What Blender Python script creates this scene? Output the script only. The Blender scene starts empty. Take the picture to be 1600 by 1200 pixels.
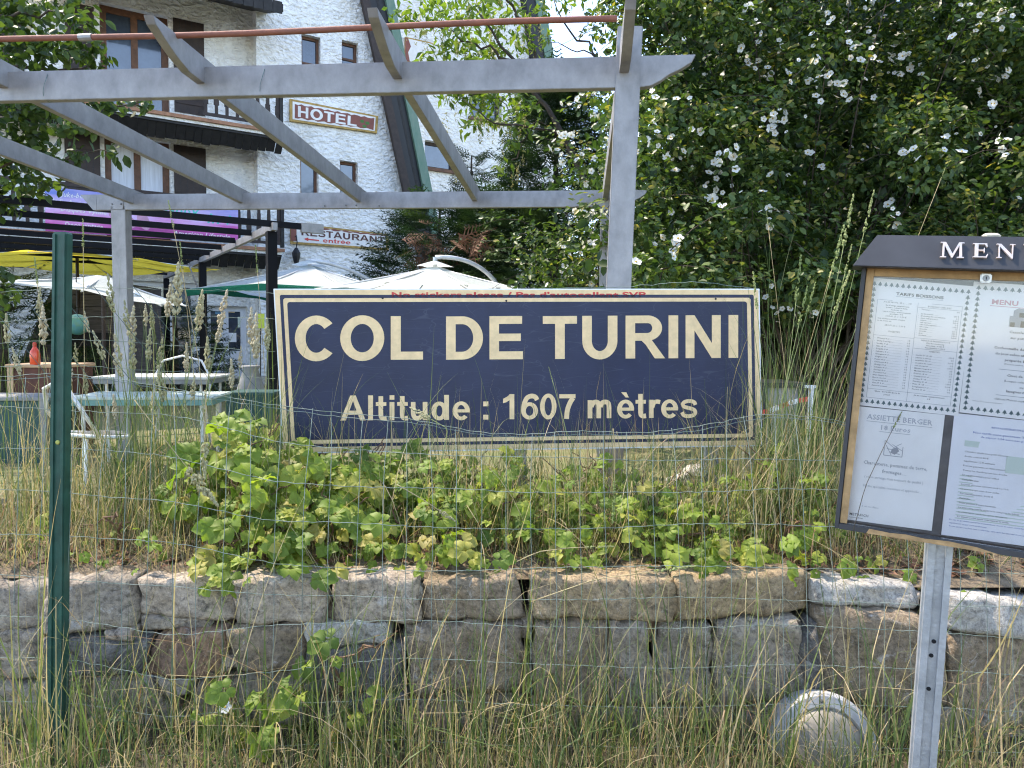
import bpy, bmesh, math, random
import numpy as np
from mathutils import Vector, Matrix, noise as mnoise
random.seed(7); rng = np.random.default_rng(7)
R = math.radians
SC = bpy.context.scene; COL = SC.collection

# ------------------------------------------------------------------ camera, sky, sun, exposure
CAM_Z, FPX, PITCH, ROLL = 1.5, 1150.0, R(3.5), 0.010
CP = np.array([0.0, 0.0, CAM_Z])
_f = np.array([0, math.cos(PITCH), -math.sin(PITCH)]); _u0 = np.array([0, math.sin(PITCH), math.cos(PITCH)]); _r0 = np.array([1.0, 0, 0])
_r = _r0*math.cos(ROLL)+_u0*math.sin(ROLL); _u = -_r0*math.sin(ROLL)+_u0*math.cos(ROLL)
cd = bpy.data.cameras.new('camera'); cam = bpy.data.objects.new('camera', cd); COL.objects.link(cam)
cd.sensor_width = 36; cd.lens = FPX/1600*36; cd.clip_start = 0.05; cd.clip_end = 2000
cam.matrix_world = Matrix(((_r[0], _u[0], -_f[0], 0), (_r[1], _u[1], -_f[1], 0), (_r[2], _u[2], -_f[2], CAM_Z), (0, 0, 0, 1)))
SC.camera = cam
SUN_EL, SUN_AZ = R(57), R(-60)        # azimuth from +Y (view direction) towards +X; sun stands to the left, somewhat beyond the scene
W = bpy.data.worlds.new('World'); SC.world = W; W.use_nodes = True
nt = W.node_tree; sky = nt.nodes.new('ShaderNodeTexSky'); sky.sky_type = 'NISHITA'; sky.sun_disc = False
sky.sun_elevation = SUN_EL; sky.sun_rotation = SUN_AZ; sky.air_density = 1.0; sky.dust_density = 1.0; sky.ozone_density = 1.0; sky.altitude = 1600
nt.nodes['Background'].inputs[1].default_value = 0.15
nt.links.new(sky.outputs[0], nt.nodes['Background'].inputs[0])
sl = bpy.data.lights.new('sun', 'SUN'); sl.energy = 2.0; sl.angle = R(0.6); sl.color = (1.0, 0.95, 0.86)
so = bpy.data.objects.new('sun', sl); COL.objects.link(so)
_sd = Vector((math.sin(SUN_AZ)*math.cos(SUN_EL), math.cos(SUN_AZ)*math.cos(SUN_EL), math.sin(SUN_EL)))
so.rotation_euler = _sd.to_track_quat('Z', 'Y').to_euler(); so.location = _sd*40
vs = SC.view_settings; vs.view_transform = 'Standard'; vs.look = 'None'; vs.gamma = 1.0; vs.exposure = 2.35; vs.use_curve_mapping = False
vs.use_white_balance = True; vs.white_balance_temperature = 7300; vs.white_balance_tint = 13
SC.render.engine = 'CYCLES'; cy = SC.cycles
cy.use_denoising = True; cy.filter_width = 1.15; cy.max_bounces = 6; cy.diffuse_bounces = 3; cy.adaptive_threshold = 0.025; cy.transparent_max_bounces = 12
try: cy.denoiser = 'OPENIMAGEDENOISE'; cy.denoising_input_passes = 'RGB_ALBEDO_NORMAL'
except Exception: pass

# ------------------------------------------------------------------ helpers: pixel rays, planes
def ray(px, py): return _f + _r*((px-800)/FPX) + _u*((600-py)/FPX)
def at(px, py, Y):
    d = ray(px, py); return CP + d*(Y/d[1])
def n3(v): v = np.asarray(v, float); return v/np.linalg.norm(v)
class Plane:
    def __init__(s, p, n):
        s.p = np.asarray(p, float); s.n = n3(n)
        if np.dot(s.n, CP-s.p) < 0: s.n = -s.n
    def px(s, x, y, off=0.0):
        d = ray(x, y); t = np.dot(s.p-CP, s.n)/np.dot(d, s.n); return CP+d*t+s.n*off
class Frame:                       # upright oriented frame: o origin, u along, n outward, z up
    def __init__(s, o, ang):       # ang: rotation of u from +X about z
        s.o = np.asarray(o, float); s.u = np.array([math.cos(ang), math.sin(ang), 0.0]); s.n = np.array([math.sin(ang), -math.cos(ang), 0.0])
    def P(s, u, w, z): return s.o + s.u*u + s.n*w + np.array([0, 0, z])
    def uz(s, x, y, w=0.0):
        d = ray(x, y); t = np.dot(s.o+s.n*w-CP, s.n)/np.dot(d, s.n); q = CP+d*t-s.o; return float(np.dot(q, s.u)), float(q[2])

# ------------------------------------------------------------------ helpers: objects
ORG = {}
def tag(o, label=None, cat=None, group=None, kind=None):
    if label: o['label'] = label
    if cat: o['category'] = cat
    if group: o['group'] = group
    if kind: o['kind'] = kind
    return o
def thing(name, loc, label, cat, group=None):
    o = bpy.data.objects.new(name, None); COL.objects.link(o); o.empty_display_size = 0.1
    o.location = tuple(float(a) for a in loc); ORG[o.name] = np.asarray(loc, float); return tag(o, label, cat, group)
class MB:
    def __init__(s): s.v = []; s.f = []; s.n = 0
    def add(s, v, f):
        v = np.asarray(v, float).reshape(-1, 3); s.v.append(v); s.f += [tuple(int(i)+s.n for i in q) for q in f]; s.n += len(v); return s
    def hexa(s, c):      # 8 corners: bottom 4 ccw, top 4
        return s.add(c, [(3, 2, 1, 0), (4, 5, 6, 7), (0, 1, 5, 4), (1, 2, 6, 5), (2, 3, 7, 6), (3, 0, 4, 7)])
    def fbox(s, F, u0, u1, w0, w1, z0, z1):
        P = F.P; return s.hexa([P(u0, w1, z0), P(u1, w1, z0), P(u1, w0, z0), P(u0, w0, z0), P(u0, w1, z1), P(u1, w1, z1), P(u1, w0, z1), P(u0, w0, z1)])
    def box(s, x0, x1, y0, y1, z0, z1):
        return s.hexa([(x0, y0, z0), (x1, y0, z0), (x1, y1, z0), (x0, y1, z0), (x0, y0, z1), (x1, y0, z1), (x1, y1, z1), (x0, y1, z1)])
    def bar(s, a, b, w, h, up=(0, 0, 1)):   # rectangular bar from a to b: w across, h along up
        a = np.asarray(a, float); b = np.asarray(b, float); d = n3(b-a); x = n3(np.cross(d, up)); z = np.cross(x, d); c = []
        for p in (a, b):
            for sx, sz in ((-1, -1), (1, -1), (1, 1), (-1, 1)): c.append(p+x*sx*w/2+z*sz*h/2)
        return s.add(c, [(0, 1, 2, 3), (7, 6, 5, 4), (0, 4, 5, 1), (1, 5, 6, 2), (2, 6, 7, 3), (3, 7, 4, 0)])
    def tube(s, pts, rad, sides=6, closed=False, caps=True):
        pts = np.asarray(pts, float); n = len(pts); rad = np.full(n, rad) if np.isscalar(rad) else np.asarray(rad, float)
        if closed: t = np.roll(pts, -1, 0)-np.roll(pts, 1, 0)
        else: t = np.gradient(pts, axis=0)
        t /= np.maximum(np.linalg.norm(t, axis=1, keepdims=True), 1e-9)
        ref = np.array([0, 0, 1.0]) if abs(t[0][2]) < 0.9 else np.array([1.0, 0, 0])
        x = n3(np.cross(t[0], ref)); V = []
        for i in range(n):
            x = x-t[i]*np.dot(x, t[i]); x = n3(x); y = np.cross(t[i], x)
            for k in range(sides):
                a = 2*math.pi*k/sides; V.append(pts[i]+(x*math.cos(a)+y*math.sin(a))*rad[i])
        Fc = []
        for i in range(n if closed else n-1):
            j = (i+1) % n
            for k in range(sides):
                l = (k+1) % sides; Fc.append((i*sides+k, i*sides+l, j*sides+l, j*sides+k))
        if caps and not closed: Fc += [tuple(range(sides))[::-1], tuple((n-1)*sides+k for k in range(sides))]
        return s.add(V, Fc)
    def prism(s, poly, d):   # planar 3D polygon (ccw seen from -d... any) extruded by vector d
        p = np.asarray(poly, float); n = len(p); q = p+np.asarray(d, float)
        return s.add(np.vstack([p, q]), [tuple(range(n))[::-1], tuple(range(n, 2*n))]+[(i, (i+1) % n, n+(i+1) % n, n+i) for i in range(n)])
    def lathe(s, c, prof, sides=20, ax=(0, 0, 1)):
        ax = n3(ax); x = n3(np.cross(ax, (0.31, 0.92, 0.11))); y = np.cross(ax, x); c = np.asarray(c, float); V = []
        for r, h in prof:
            for k in range(sides):
                a = 2*math.pi*k/sides; V.append(c+ax*h+(x*math.cos(a)+y*math.sin(a))*max(r, 1e-4))
        m = len(prof); Fc = [(i*sides+k, i*sides+(k+1) % sides, (i+1)*sides+(k+1) % sides, (i+1)*sides+k) for i in range(m-1) for k in range(sides)]
        Fc += [tuple(range(sides))[::-1], tuple((m-1)*sides+k for k in range(sides))]
        return s.add(V, Fc)
    def build(s, name, mat, parent=None, smooth=False, loc=None, bevel=0, **tags):
        V = np.vstack(s.v); me = bpy.data.meshes.new(name); o = bpy.data.objects.new(name, me)
        if parent is not None: org = ORG[parent.name]
        elif loc is not None: org = np.asarray(loc, float)
        else: org = np.array([(V[:, 0].min()+V[:, 0].max())/2, (V[:, 1].min()+V[:, 1].max())/2, V[:, 2].min()])
        me.from_pydata((V-org).tolist(), [], s.f)
        COL.objects.link(o); fin(o, me, mat, smooth, org, parent, bevel, tags); return o
def fin(o, me, mat, smooth, org, parent, bevel=0, tags={}):
    bm = bmesh.new(); bm.from_mesh(me); bmesh.ops.recalc_face_normals(bm, faces=bm.faces)
    if bevel: bmesh.ops.bevel(bm, geom=[e for e in bm.edges], offset=bevel, segments=2, affect='EDGES', clamp_overlap=True)
    bm.to_mesh(me); bm.free()
    if mat: me.materials.append(mat)
    if smooth: me.shade_smooth()
    ORG[o.name] = org
    if parent is not None: o.parent = parent
    else: o.location = tuple(org)
    tag(o, **tags)
def np_mesh(name, V, T, mat, parent=None, tint=None, smooth=False, loc=None, **tags):
    """triangle / quad array mesh, fast path"""
    V = np.asarray(V, np.float64); T = np.asarray(T, np.int32); k = T.shape[1]
    me = bpy.data.meshes.new(name); o = bpy.data.objects.new(name, me); COL.objects.link(o)
    if parent is not None: org = ORG[parent.name]; o.parent = parent
    else:
        org = np.array([V[:, 0].mean(), V[:, 1].mean(), V[:, 2].min()]) if loc is None else np.asarray(loc, float); o.location = tuple(org)
    me.vertices.add(len(V)); me.vertices.foreach_set('co', (V-org).astype(np.float32).ravel())
    me.loops.add(T.size); me.loops.foreach_set('vertex_index', T.ravel()); me.polygons.add(len(T))
    me.polygons.foreach_set('loop_start', np.arange(0, T.size, k, dtype=np.int32)); me.update(calc_edges=True)
    if tint is not None:
        a = me.attributes.new('tint', 'FLOAT', 'POINT'); a.data.foreach_set('value', np.asarray(tint, np.float32))
    me.materials.append(mat)
    if smooth: me.shade_smooth()
    ORG[o.name] = org; tag(o, **tags); return o
def inst(src_me, name, parent, loc, rot, scale=1.0, tags={}):
    o = bpy.data.objects.new(name, src_me); COL.objects.link(o)
    if parent is not None: o.parent = parent; loc = np.asarray(loc)-ORG[parent.name]
    o.location = tuple(loc); o.rotation_mode = 'QUATERNION'; o.rotation_quaternion = rot
    o.scale = (scale,)*3 if np.isscalar(scale) else scale
    tag(o, **tags); return o
def mesh_only(name, mb, mat, smooth=False):
    me = bpy.data.meshes.new(name); me.from_pydata(np.vstack(mb.v).tolist(), [], mb.f)
    bm = bmesh.new(); bm.from_mesh(me); bmesh.ops.recalc_face_normals(bm, faces=bm.faces); bm.to_mesh(me); bm.free()
    me.materials.append(mat)
    if smooth: me.shade_smooth()
    return me

# ------------------------------------------------------------------ materials
MATS = {}
def pm(name, col, rough=0.6, metal=0.0, var=0.15, scale=6.0, col2=None, bump=0.0, bscale=60.0, spec=0.4, detail=4.0, streak=None, coat=0.0):
    if name in MATS: return MATS[name]
    m = bpy.data.materials.new(name); m.use_nodes = True; N = m.node_tree.nodes; L = m.node_tree.links; b = N['Principled BSDF']
    b.inputs['Roughness'].default_value = rough; b.inputs['Metallic'].default_value = metal; b.inputs['Specular IOR Level'].default_value = spec
    if coat: b.inputs['Coat Weight'].default_value = coat; b.inputs['Coat Roughness'].default_value = 0.15
    tc = N.new('ShaderNodeTexCoord'); vec = tc.outputs['Object']
    if streak:
        mp = N.new('ShaderNodeMapping'); mp.inputs['Scale'].default_value = streak; L.new(vec, mp.inputs[0]); vec = mp.outputs[0]
    c2 = col2 if col2 else tuple(max(0, c*(1-var*1.6)) for c in col); c1 = col if col2 else tuple(min(1, c*(1+var*0.6)) for c in col)
    no = N.new('ShaderNodeTexNoise'); no.inputs['Scale'].default_value = scale; no.inputs['Detail'].default_value = detail; no.inputs['Roughness'].default_value = 0.65
    L.new(vec, no.inputs['Vector'])
    cr = N.new('ShaderNodeValToRGB'); cr.color_ramp.elements[0].position = 0.3; cr.color_ramp.elements[1].position = 0.7
    cr.color_ramp.elements[0].color = (*c2, 1); cr.color_ramp.elements[1].color = (*c1, 1)
    L.new(no.outputs[0], cr.inputs[0]); L.new(cr.outputs[0], b.inputs['Base Color'])
    if bump:
        n2 = N.new('ShaderNodeTexNoise'); n2.inputs['Scale'].default_value = bscale; n2.inputs['Detail'].default_value = 5; L.new(vec, n2.inputs['Vector'])
        bp = N.new('ShaderNodeBump'); bp.inputs['Strength'].default_value = min(1, bump); bp.inputs['Distance'].default_value = 0.01*max(1, bump)
        L.new(n2.outputs[0], bp.inputs['Height']); L.new(bp.outputs[0], b.inputs['Normal'])
    MATS[name] = m; return m
def leafmat(name, ramp, rough=0.45, trans=0.45, tcol=(1.15, 1.25, 0.55), src='tint', spec=0.35):
    """ramp: list of (pos, colour) over a per-leaf value"""
    m = bpy.data.materials.new(name); m.use_nodes = True; N = m.node_tree.nodes; L = m.node_tree.links; b = N['Principled BSDF']
    b.inputs['Roughness'].default_value = rough; b.inputs['Specular IOR Level'].default_value = spec
    if src == 'tint':
        a = N.new('ShaderNodeAttribute'); a.attribute_name = 'tint'; val = a.outputs['Fac']
    else:
        a = N.new('ShaderNodeObjectInfo'); val = a.outputs['Random']
    cr = N.new('ShaderNodeValToRGB'); e = cr.color_ramp.elements
    while len(e) < len(ramp): e.new(0.5)
    for q, (p, c) in zip(e, ramp): q.position = p; q.color = (*c, 1)
    L.new(val, cr.inputs[0])
    tc = N.new('ShaderNodeTexCoord'); no = N.new('ShaderNodeTexNoise'); no.inputs['Scale'].default_value = 25; L.new(tc.outputs['Object'], no.inputs['Vector'])
    mr = N.new('ShaderNodeMapRange'); mr.inputs[3].default_value = 0.75; mr.inputs[4].default_value = 1.2; L.new(no.outputs[0], mr.inputs[0])
    vm = N.new('ShaderNodeVectorMath'); vm.operation = 'SCALE'; L.new(cr.outputs[0], vm.inputs[0]); L.new(mr.outputs[0], vm.inputs['Scale'])
    L.new(vm.outputs[0], b.inputs['Base Color'])
    tr = N.new('ShaderNodeBsdfTranslucent'); mu = N.new('ShaderNodeVectorMath'); mu.operation = 'MULTIPLY'; mu.inputs[1].default_value = tcol
    L.new(vm.outputs[0], mu.inputs[0]); L.new(mu.outputs[0], tr.inputs['Color'])
    mx = N.new('ShaderNodeMixShader'); mx.inputs[0].default_value = trans; L.new(b.outputs[0], mx.inputs[1]); L.new(tr.outputs[0], mx.inputs[2])
    L.new(mx.outputs[0], N['Material Output'].inputs[0]); MATS[name] = m; return m
def glassmat(name, tint=(0.9, 0.95, 1.0), refl=0.12, rough=0.02):
    m = bpy.data.materials.new(name); m.use_nodes = True; N = m.node_tree.nodes; L = m.node_tree.links; N.remove(N['Principled BSDF'])
    t = N.new('ShaderNodeBsdfTransparent'); t.inputs[0].default_value = (*tint, 1); g = N.new('ShaderNodeBsdfGlossy'); g.inputs['Roughness'].default_value = rough
    fr = N.new('ShaderNodeFresnel'); fr.inputs[0].default_value = 1.5; mx = N.new('ShaderNodeMixShader')
    mr = N.new('ShaderNodeMath'); mr.operation = 'MULTIPLY_ADD'; mr.inputs[1].default_value = 1.0; mr.inputs[2].default_value = refl; L.new(fr.outputs[0], mr.inputs[0]); L.new(mr.outputs[0], mx.inputs[0])
    L.new(t.outputs[0], mx.inputs[1]); L.new(g.outputs[0], mx.inputs[2]); L.new(mx.outputs[0], N['Material Output'].inputs[0]); return m

# ------------------------------------------------------------------ lettering: a glyph cache from the built-in font
CHARS = sorted(set("ABCDEFGHIJKLMNOPQRSTUVWXYZabcdefghijklmnopqrstuvwxyz0123456789.,:;'-+()/°éèêàâûôç€•…?!_"))
WEIGHTS = {0: 0.0, 1: 0.042, 2: 0.03, 3: 0.012}
def _glyphs():
    tmp = []
    for wk, off in WEIGHTS.items():
        for ch in CHARS:
            for s in ((ch, 'H'+ch+'H') if wk == 0 else (ch,)):
                c = bpy.data.curves.new('t', 'FONT'); c.body = s; c.offset = off if len(s) == 1 else 0; c.resolution_u = 4 if wk in (1, 2) else 1
                o = bpy.data.objects.new('t', c); COL.objects.link(o); tmp.append((wk, ch, s, o, c))
    c = bpy.data.curves.new('t', 'FONT'); c.body = 'HH'; o = bpy.data.objects.new('t', c); COL.objects.link(o); tmp.append((0, None, 'HH', o, c))
    dg = bpy.context.evaluated_depsgraph_get(); G = {}; adv = {}
    for wk, ch, s, o, c in tmp:
        if len(s) == 1:
            me = bpy.data.meshes.new_from_object(o.evaluated_get(dg)); v = np.array([p.co[:] for p in me.vertices]).reshape(-1, 3)
            f = [tuple(p.vertices) for p in me.polygons]; bpy.data.meshes.remove(me); G[(wk, ch)] = [v, f, 0]
        else:
            me = bpy.data.meshes.new_from_object(o.evaluated_get(dg)); x = np.array([p.co[0] for p in me.vertices]); adv[(wk, ch)] = x.max(); bpy.data.meshes.remove(me)
    hh = adv[(0, None)]
    for k in G: G[k][2] = adv[(0, k[1])]-hh
    for wk, ch, s, o, c in tmp: bpy.data.objects.remove(o); bpy.data.curves.remove(c)
    return G
GL = _glyphs()
CAPH = GL[(0, 'H')][0][:, 1].max()
def text2d(s, w=0, shear=0.0, track=0.0):
    """verts (x,y) with cap height 1, baseline 0, left edge 0; returns V, F, width"""
    V = []; Fc = []; n = 0; x = 0.0
    for ch in s:
        if ch == ' ': x += 0.28/CAPH*CAPH*0.95; continue
        g = GL.get((w, ch))
        if g is None: x += 0.3; continue
        v = g[0]
        if len(v):
            q = v[:, :2].copy(); q[:, 0] += x; V.append(q); Fc += [tuple(i+n for i in f) for f in g[1]]; n += len(v)
        x += g[2]+track+WEIGHTS[w]*0.8
    V = np.vstack(V)/CAPH; V[:, 0] += V[:, 1]*shear; V[:, 0] -= V[:, 0].min(); return V, Fc, V[:, 0].max()
def text_on(mb, fn, s, x, y, h, width=None, w=0, shear=0.0, align='l', dx=(1, 0), dy=(0, -1)):
    """fn maps 2D sheet coords to 3D; text of cap height h at baseline (x,y), fitted to width if given"""
    V, Fc, wd = text2d(s, w, shear); sx = (width/wd) if width else h
    tw = wd*sx; x0 = x-(tw/2 if align == 'c' else tw if align == 'r' else 0)
    mb.add([fn(x0+a*sx*dx[0]+b*h*dy[0], y+a*sx*dx[1]+b*h*dy[1]) for a, b in V], Fc)

# ------------------------------------------------------------------ foliage
def rand_unit(n):
    v = rng.normal(size=(n, 3)); return v/np.linalg.norm(v, axis=1, keepdims=True)
LEAF6 = (np.array([(0, 0, 0), (.27, .30, .06), (.26, .66, .03), (0, 1, -.10), (-.26, .66, .03), (-.27, .30, .06)]), np.array([(0, 1, 2), (0, 2, 3), (0, 3, 4), (0, 4, 5)]))
LEAF4 = (np.array([(0, 0, 0), (.2, .42, .06), (0, 1, -.12), (-.2, .42, .06)]), np.array([(0, 1, 2), (0, 2, 3)]))
def frames(nrm, droop=0.3, heading=None):
    """leaf frames: z ~ normal, y ~ tip direction (drooping)"""
    n = len(nrm); t = rand_unit(n) if heading is None else heading+0.6*rand_unit(n); t[:, 2] -= droop
    y = t-nrm*np.sum(t*nrm, 1, keepdims=True); y /= np.maximum(np.linalg.norm(y, axis=1, keepdims=True), 1e-6); x = np.cross(y, nrm); return x, y, nrm
def scatter(pos, fr, size, tpl, tint):
    v, f = tpl; x, y, z = fr; n = len(pos); k = len(v)
    V = pos[:, None, :] + size[:, None, None]*(v[None, :, 0, None]*x[:, None, :]+v[None, :, 1, None]*y[:, None, :]+v[None, :, 2, None]*z[:, None, :])
    T = f[None]+(np.arange(n)*k)[:, None, None]
    return V.reshape(-1, 3), T.reshape(-1, f.shape[1]), np.repeat(tint, k)
def clump(c, r, n, size, squash=0.8, tint=(0.5, 0.2), up=0.45, tpl=LEAF6, shell=0.55, droop=0.3):
    d = rand_unit(n); rad = (shell+(1-shell)*rng.random(n)**0.7)*(0.85+0.25*rng.random(n))
    p = np.asarray(c)+d*rad[:, None]*np.asarray(r)*np.array([1, 1, squash])
    nm = d*0.5+rand_unit(n)*0.75; nm[:, 2] += up; nm /= np.linalg.norm(nm, axis=1, keepdims=True)
    return scatter(p, frames(nm, droop), size*(0.6+0.7*rng.random(n)), tpl, np.clip(rng.normal(tint[0], tint[1], n), 0, 1))
def merge(parts):
    V = []; T = []; C = []; n = 0
    for v, t, c in parts: V.append(v); T.append(t+n); C.append(c); n += len(v)
    return np.vstack(V), np.vstack(T), np.concatenate(C)
def blades(base, height, width, az, lean, curl, tint, seg=8, kink=0.22):
    """grass blades as ribbons; arrays of length n"""
    n = len(base); s = np.linspace(0, 1, seg+1)[None, :]; d = np.stack([np.cos(az), np.sin(az), np.zeros(n)], 1)
    ang = lean[:, None]+curl[:, None]*s**1.6                       # angle from vertical along the blade
    kp = 0.25+0.6*rng.random(n); kk = np.where(rng.random(n) < kink, rng.uniform(.7, 2.0, n), 0)*np.where(rng.random(n) < .8, 1, -1); ang = ang+kk[:, None]*(s > kp[:, None])
    az2 = az[:, None]+0.5*rng.normal(size=(n, 1))*s
    stp = height[:, None]/seg; dxy = np.cumsum(np.sin(ang)*stp, 1)-np.sin(ang[:, :1])*stp; dz = np.cumsum(np.cos(ang)*stp, 1)-np.cos(ang[:, :1])*stp
    P = base[:, None, :]+d[:, None, :]*dxy[:, :, None]; P[:, :, 2] += dz
    side = np.stack([-np.sin(az+0.8*rng.normal(size=n)), np.cos(az), np.zeros(n)], 1); side /= np.linalg.norm(side, axis=1, keepdims=True)
    w = width[:, None]*np.clip(1.15-s**2.2*1.1, 0.06, 1)
    A = P-side[:, None, :]*w[:, :, None]/2; B = P+side[:, None, :]*w[:, :, None]/2
    V = np.stack([A, B], 2).reshape(-1, 3); k = 2*(seg+1); q = np.array([(2*i, 2*i+1, 2*i+3, 2*i+2) for i in range(seg)])
    T = (q[None]+(np.arange(n)*k)[:, None, None]).reshape(-1, 4); return V, T, np.repeat(tint, k)

# ------------------------------------------------------------------ bold grotesque letters, built as strokes (units: 1000 per em, cap height 716)
def _rc(x0, y0, x1, y1): return [(x0, y0), (x1, y0), (x1, y1), (x0, y1)]
def _arc(cx, cy, rx, ry, a0, a1, th, tv, n=28):
    out = []; A = np.radians(np.linspace(a0, a1, n+1))
    for p, q in zip(A[:-1], A[1:]):
        out.append([(cx+rx*math.cos(p), cy+ry*math.sin(p)), (cx+rx*math.cos(q), cy+ry*math.sin(q)), (cx+(rx-th)*math.cos(q), cy+(ry-tv)*math.sin(q)), (cx+(rx-th)*math.cos(p), cy+(ry-tv)*math.sin(p))])
    return out
def _stk(pts, t, n=5):
    p = np.array(pts, float); q = np.vstack([2*p[0]-p[1], p, 2*p[-1]-p[-2]]); c = []
    for i in range(1, len(q)-2):
        for s in np.linspace(0, 1, n, endpoint=False):
            a, b, cc, d = q[i-1], q[i], q[i+1], q[i+2]
            c.append(0.5*((2*b)+(-a+cc)*s+(2*a-5*b+4*cc-d)*s*s+(-a+3*b-3*cc+d)*s**3))
    c.append(p[-1]); c = np.array(c); g = np.gradient(c, axis=0); g /= np.linalg.norm(g, axis=1, keepdims=True); nn = np.stack([-g[:, 1], g[:, 0]], 1)*t/2
    return [[tuple(c[i]+nn[i]), tuple(c[i+1]+nn[i+1]), tuple(c[i+1]-nn[i+1]), tuple(c[i]-nn[i])] for i in range(len(c)-1)]
_S = [(572, 505), (530, 605), (420, 652), (300, 652), (180, 610), (128, 520), (180, 435), (340, 380), (510, 320), (568, 215), (510, 105), (340, 62), (170, 95), (100, 215)]
_E = [[p] for p in ()]
GB = {
 'C': (722, [_arc(378, 358, 342, 376, 41, 319, 172, 140)]), 'O': (778, [_arc(389, 358, 352, 376, 0, 360, 168, 142, 40)]),
 'L': (611, [[_rc(66, 0, 226, 716)], [_rc(226, 0, 580, 132)]]),
 'D': (722, [[_rc(62, 0, 222, 716)], [_rc(222, 586, 330, 716)], [_rc(222, 0, 330, 130)], _arc(330, 358, 350, 358, -90, 90, 164, 130)]),
 'E': (667, [[_rc(66, 0, 226, 716)], [_rc(226, 586, 612, 716)], [_rc(226, 302, 590, 426)], [_rc(226, 0, 626, 132)]]),
 'T': (611, [[_rc(20, 586, 590, 716)], [_rc(225, 0, 386, 586)]]),
 'U': (722, [[_rc(66, 300, 226, 716)], [_rc(492, 300, 652, 716)], _arc(359, 300, 293, 312, 180, 360, 160, 140)]),
 'R': (722, [[_rc(66, 0, 226, 716)], [_rc(226, 588, 430, 716)], [_rc(226, 296, 430, 424)], _arc(430, 507, 244, 210, -90, 90, 164, 128), [[(330, 298), (500, 310), (724, 0), (552, 0), (400, 230)]]]),
 'I': (278, [[_rc(60, 0, 221, 716)]]),
 'N': (722, [[_rc(66, 0, 214, 716)], [_rc(504, 0, 652, 716)], [[(207, 716), (214, 716), (511, 238), (511, 0), (501, 0), (207, 472)]]]),
 'S': (667, [_stk(_S, 132)]), 'H': (722, [[_rc(66, 0, 226, 716)], [_rc(500, 0, 645, 716)], [_rc(218, 300, 500, 424)]]),
 'A': (722, [[[(0, 0), (155, 0), (361, 560), (361, 716), (283, 716)]], [[(722, 0), (563, 0), (361, 560), (361, 716), (438, 716)]], [_rc(212, 162, 508, 282)]]),
 'l': (278, [[_rc(72, 0, 209, 716)]]), 'i': (278, [[_rc(72, 0, 209, 519)], [_rc(72, 589, 209, 716)]]),
 't': (333, [_stk([(155, 690), (155, 400), (155, 190), (172, 88), (235, 55), (318, 62)], 132), [_rc(12, 412, 88, 519)], [_rc(222, 412, 312, 519)]]),
 'u': (611, [_stk([(134, 519), (134, 350), (136, 180), (180, 78), (262, 56), (350, 90), (410, 190)], 130), [_rc(406, 0, 540, 519)]]),
 'd': (611, [[_rc(406, 0, 543, 716)], _arc(268, 258, 224, 270, 0, 360, 136, 110, 32)]),
 'e': (556, [_arc(280, 258, 246, 271, 0, 318, 136, 104), [_rc(172, 212, 524, 300)]]),
 'm': (889, [[_rc(66, 0, 203, 519)], _stk([(170, 330), (225, 440), (310, 465), (375, 435), (388, 330), (388, 150), (388, 0)], 134), _stk([(430, 330), (490, 440), (580, 465), (660, 435), (685, 330), (686, 150), (686, 0)], 134)]),
 'n': (611, [[_rc(66, 0, 203, 519)], _stk([(170, 330), (235, 440), (330, 462), (425, 425), (472, 330), (474, 150), (474, 0)], 134)]),
 'r': (389, [[_rc(66, 0, 203, 519)], _stk([(165, 300), (210, 425), (290, 468), (395, 452)], 118)]),
 's': (556, [_stk([(x*.83, y*.727) for x, y in _S], 108)]),
 '1': (556, [[_rc(252, 0, 392, 719)], [[(252, 719), (252, 545), (160, 490), (62, 460), (62, 585), (170, 640), (275, 719)]]]),
 '6': (556, [_arc(284, 236, 246, 248, 0, 360, 136, 108, 36), _stk([(505, 545), (455, 630), (340, 662), (215, 610), (140, 480), (108, 330), (106, 230)], 134)]),
 '0': (556, [_arc(278, 358, 242, 370, 0, 360, 138, 112, 36)]),
 '7': (556, [[_rc(44, 590, 520, 708)], _stk([(445, 600), (350, 440), (280, 240), (256, 0)], 142)]), ':': (333, [[_rc(98, 0, 235, 137)], [_rc(98, 382, 235, 519)]])}
GB['è'] = (556, GB['e'][1]+[[[(150, 740), (300, 740), (372, 590), (282, 590)]]]); GB['é'] = (556, GB['e'][1]+[[[(400, 740), (250, 740), (190, 590), (280, 590)]]])
def bold_on(fn, s, x0, x1, yb, h, off, slope, mat, parent, step=0.00012):
    """letters fitted between x0 and x1 on baseline yb with cap height h; each letter is a part of its own"""
    lets = []; x = 0
    for ch in s:
        if ch == ' ': x += 278; continue
        w, parts = GB[ch]; lets.append([(k, [(a+x, b) for a, b in pl]) for k, polys in enumerate(parts) for pl in polys]); x += w
    xs_ = [a for L_ in lets for _, pl in L_ for a, b in pl]; lo, hi = min(xs_), max(xs_); sx = (x1-x0)/(hi-lo)
    for L_ in lets:
        mb = MB()
        for k, pl in L_: mb.add([fn(x0+(a-lo)*sx, yb-b/716*h+(a-lo)*sx*slope, off+k*step) for a, b in pl], [tuple(range(len(pl)))])
        mb.build('letter', mat, parent)
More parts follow.
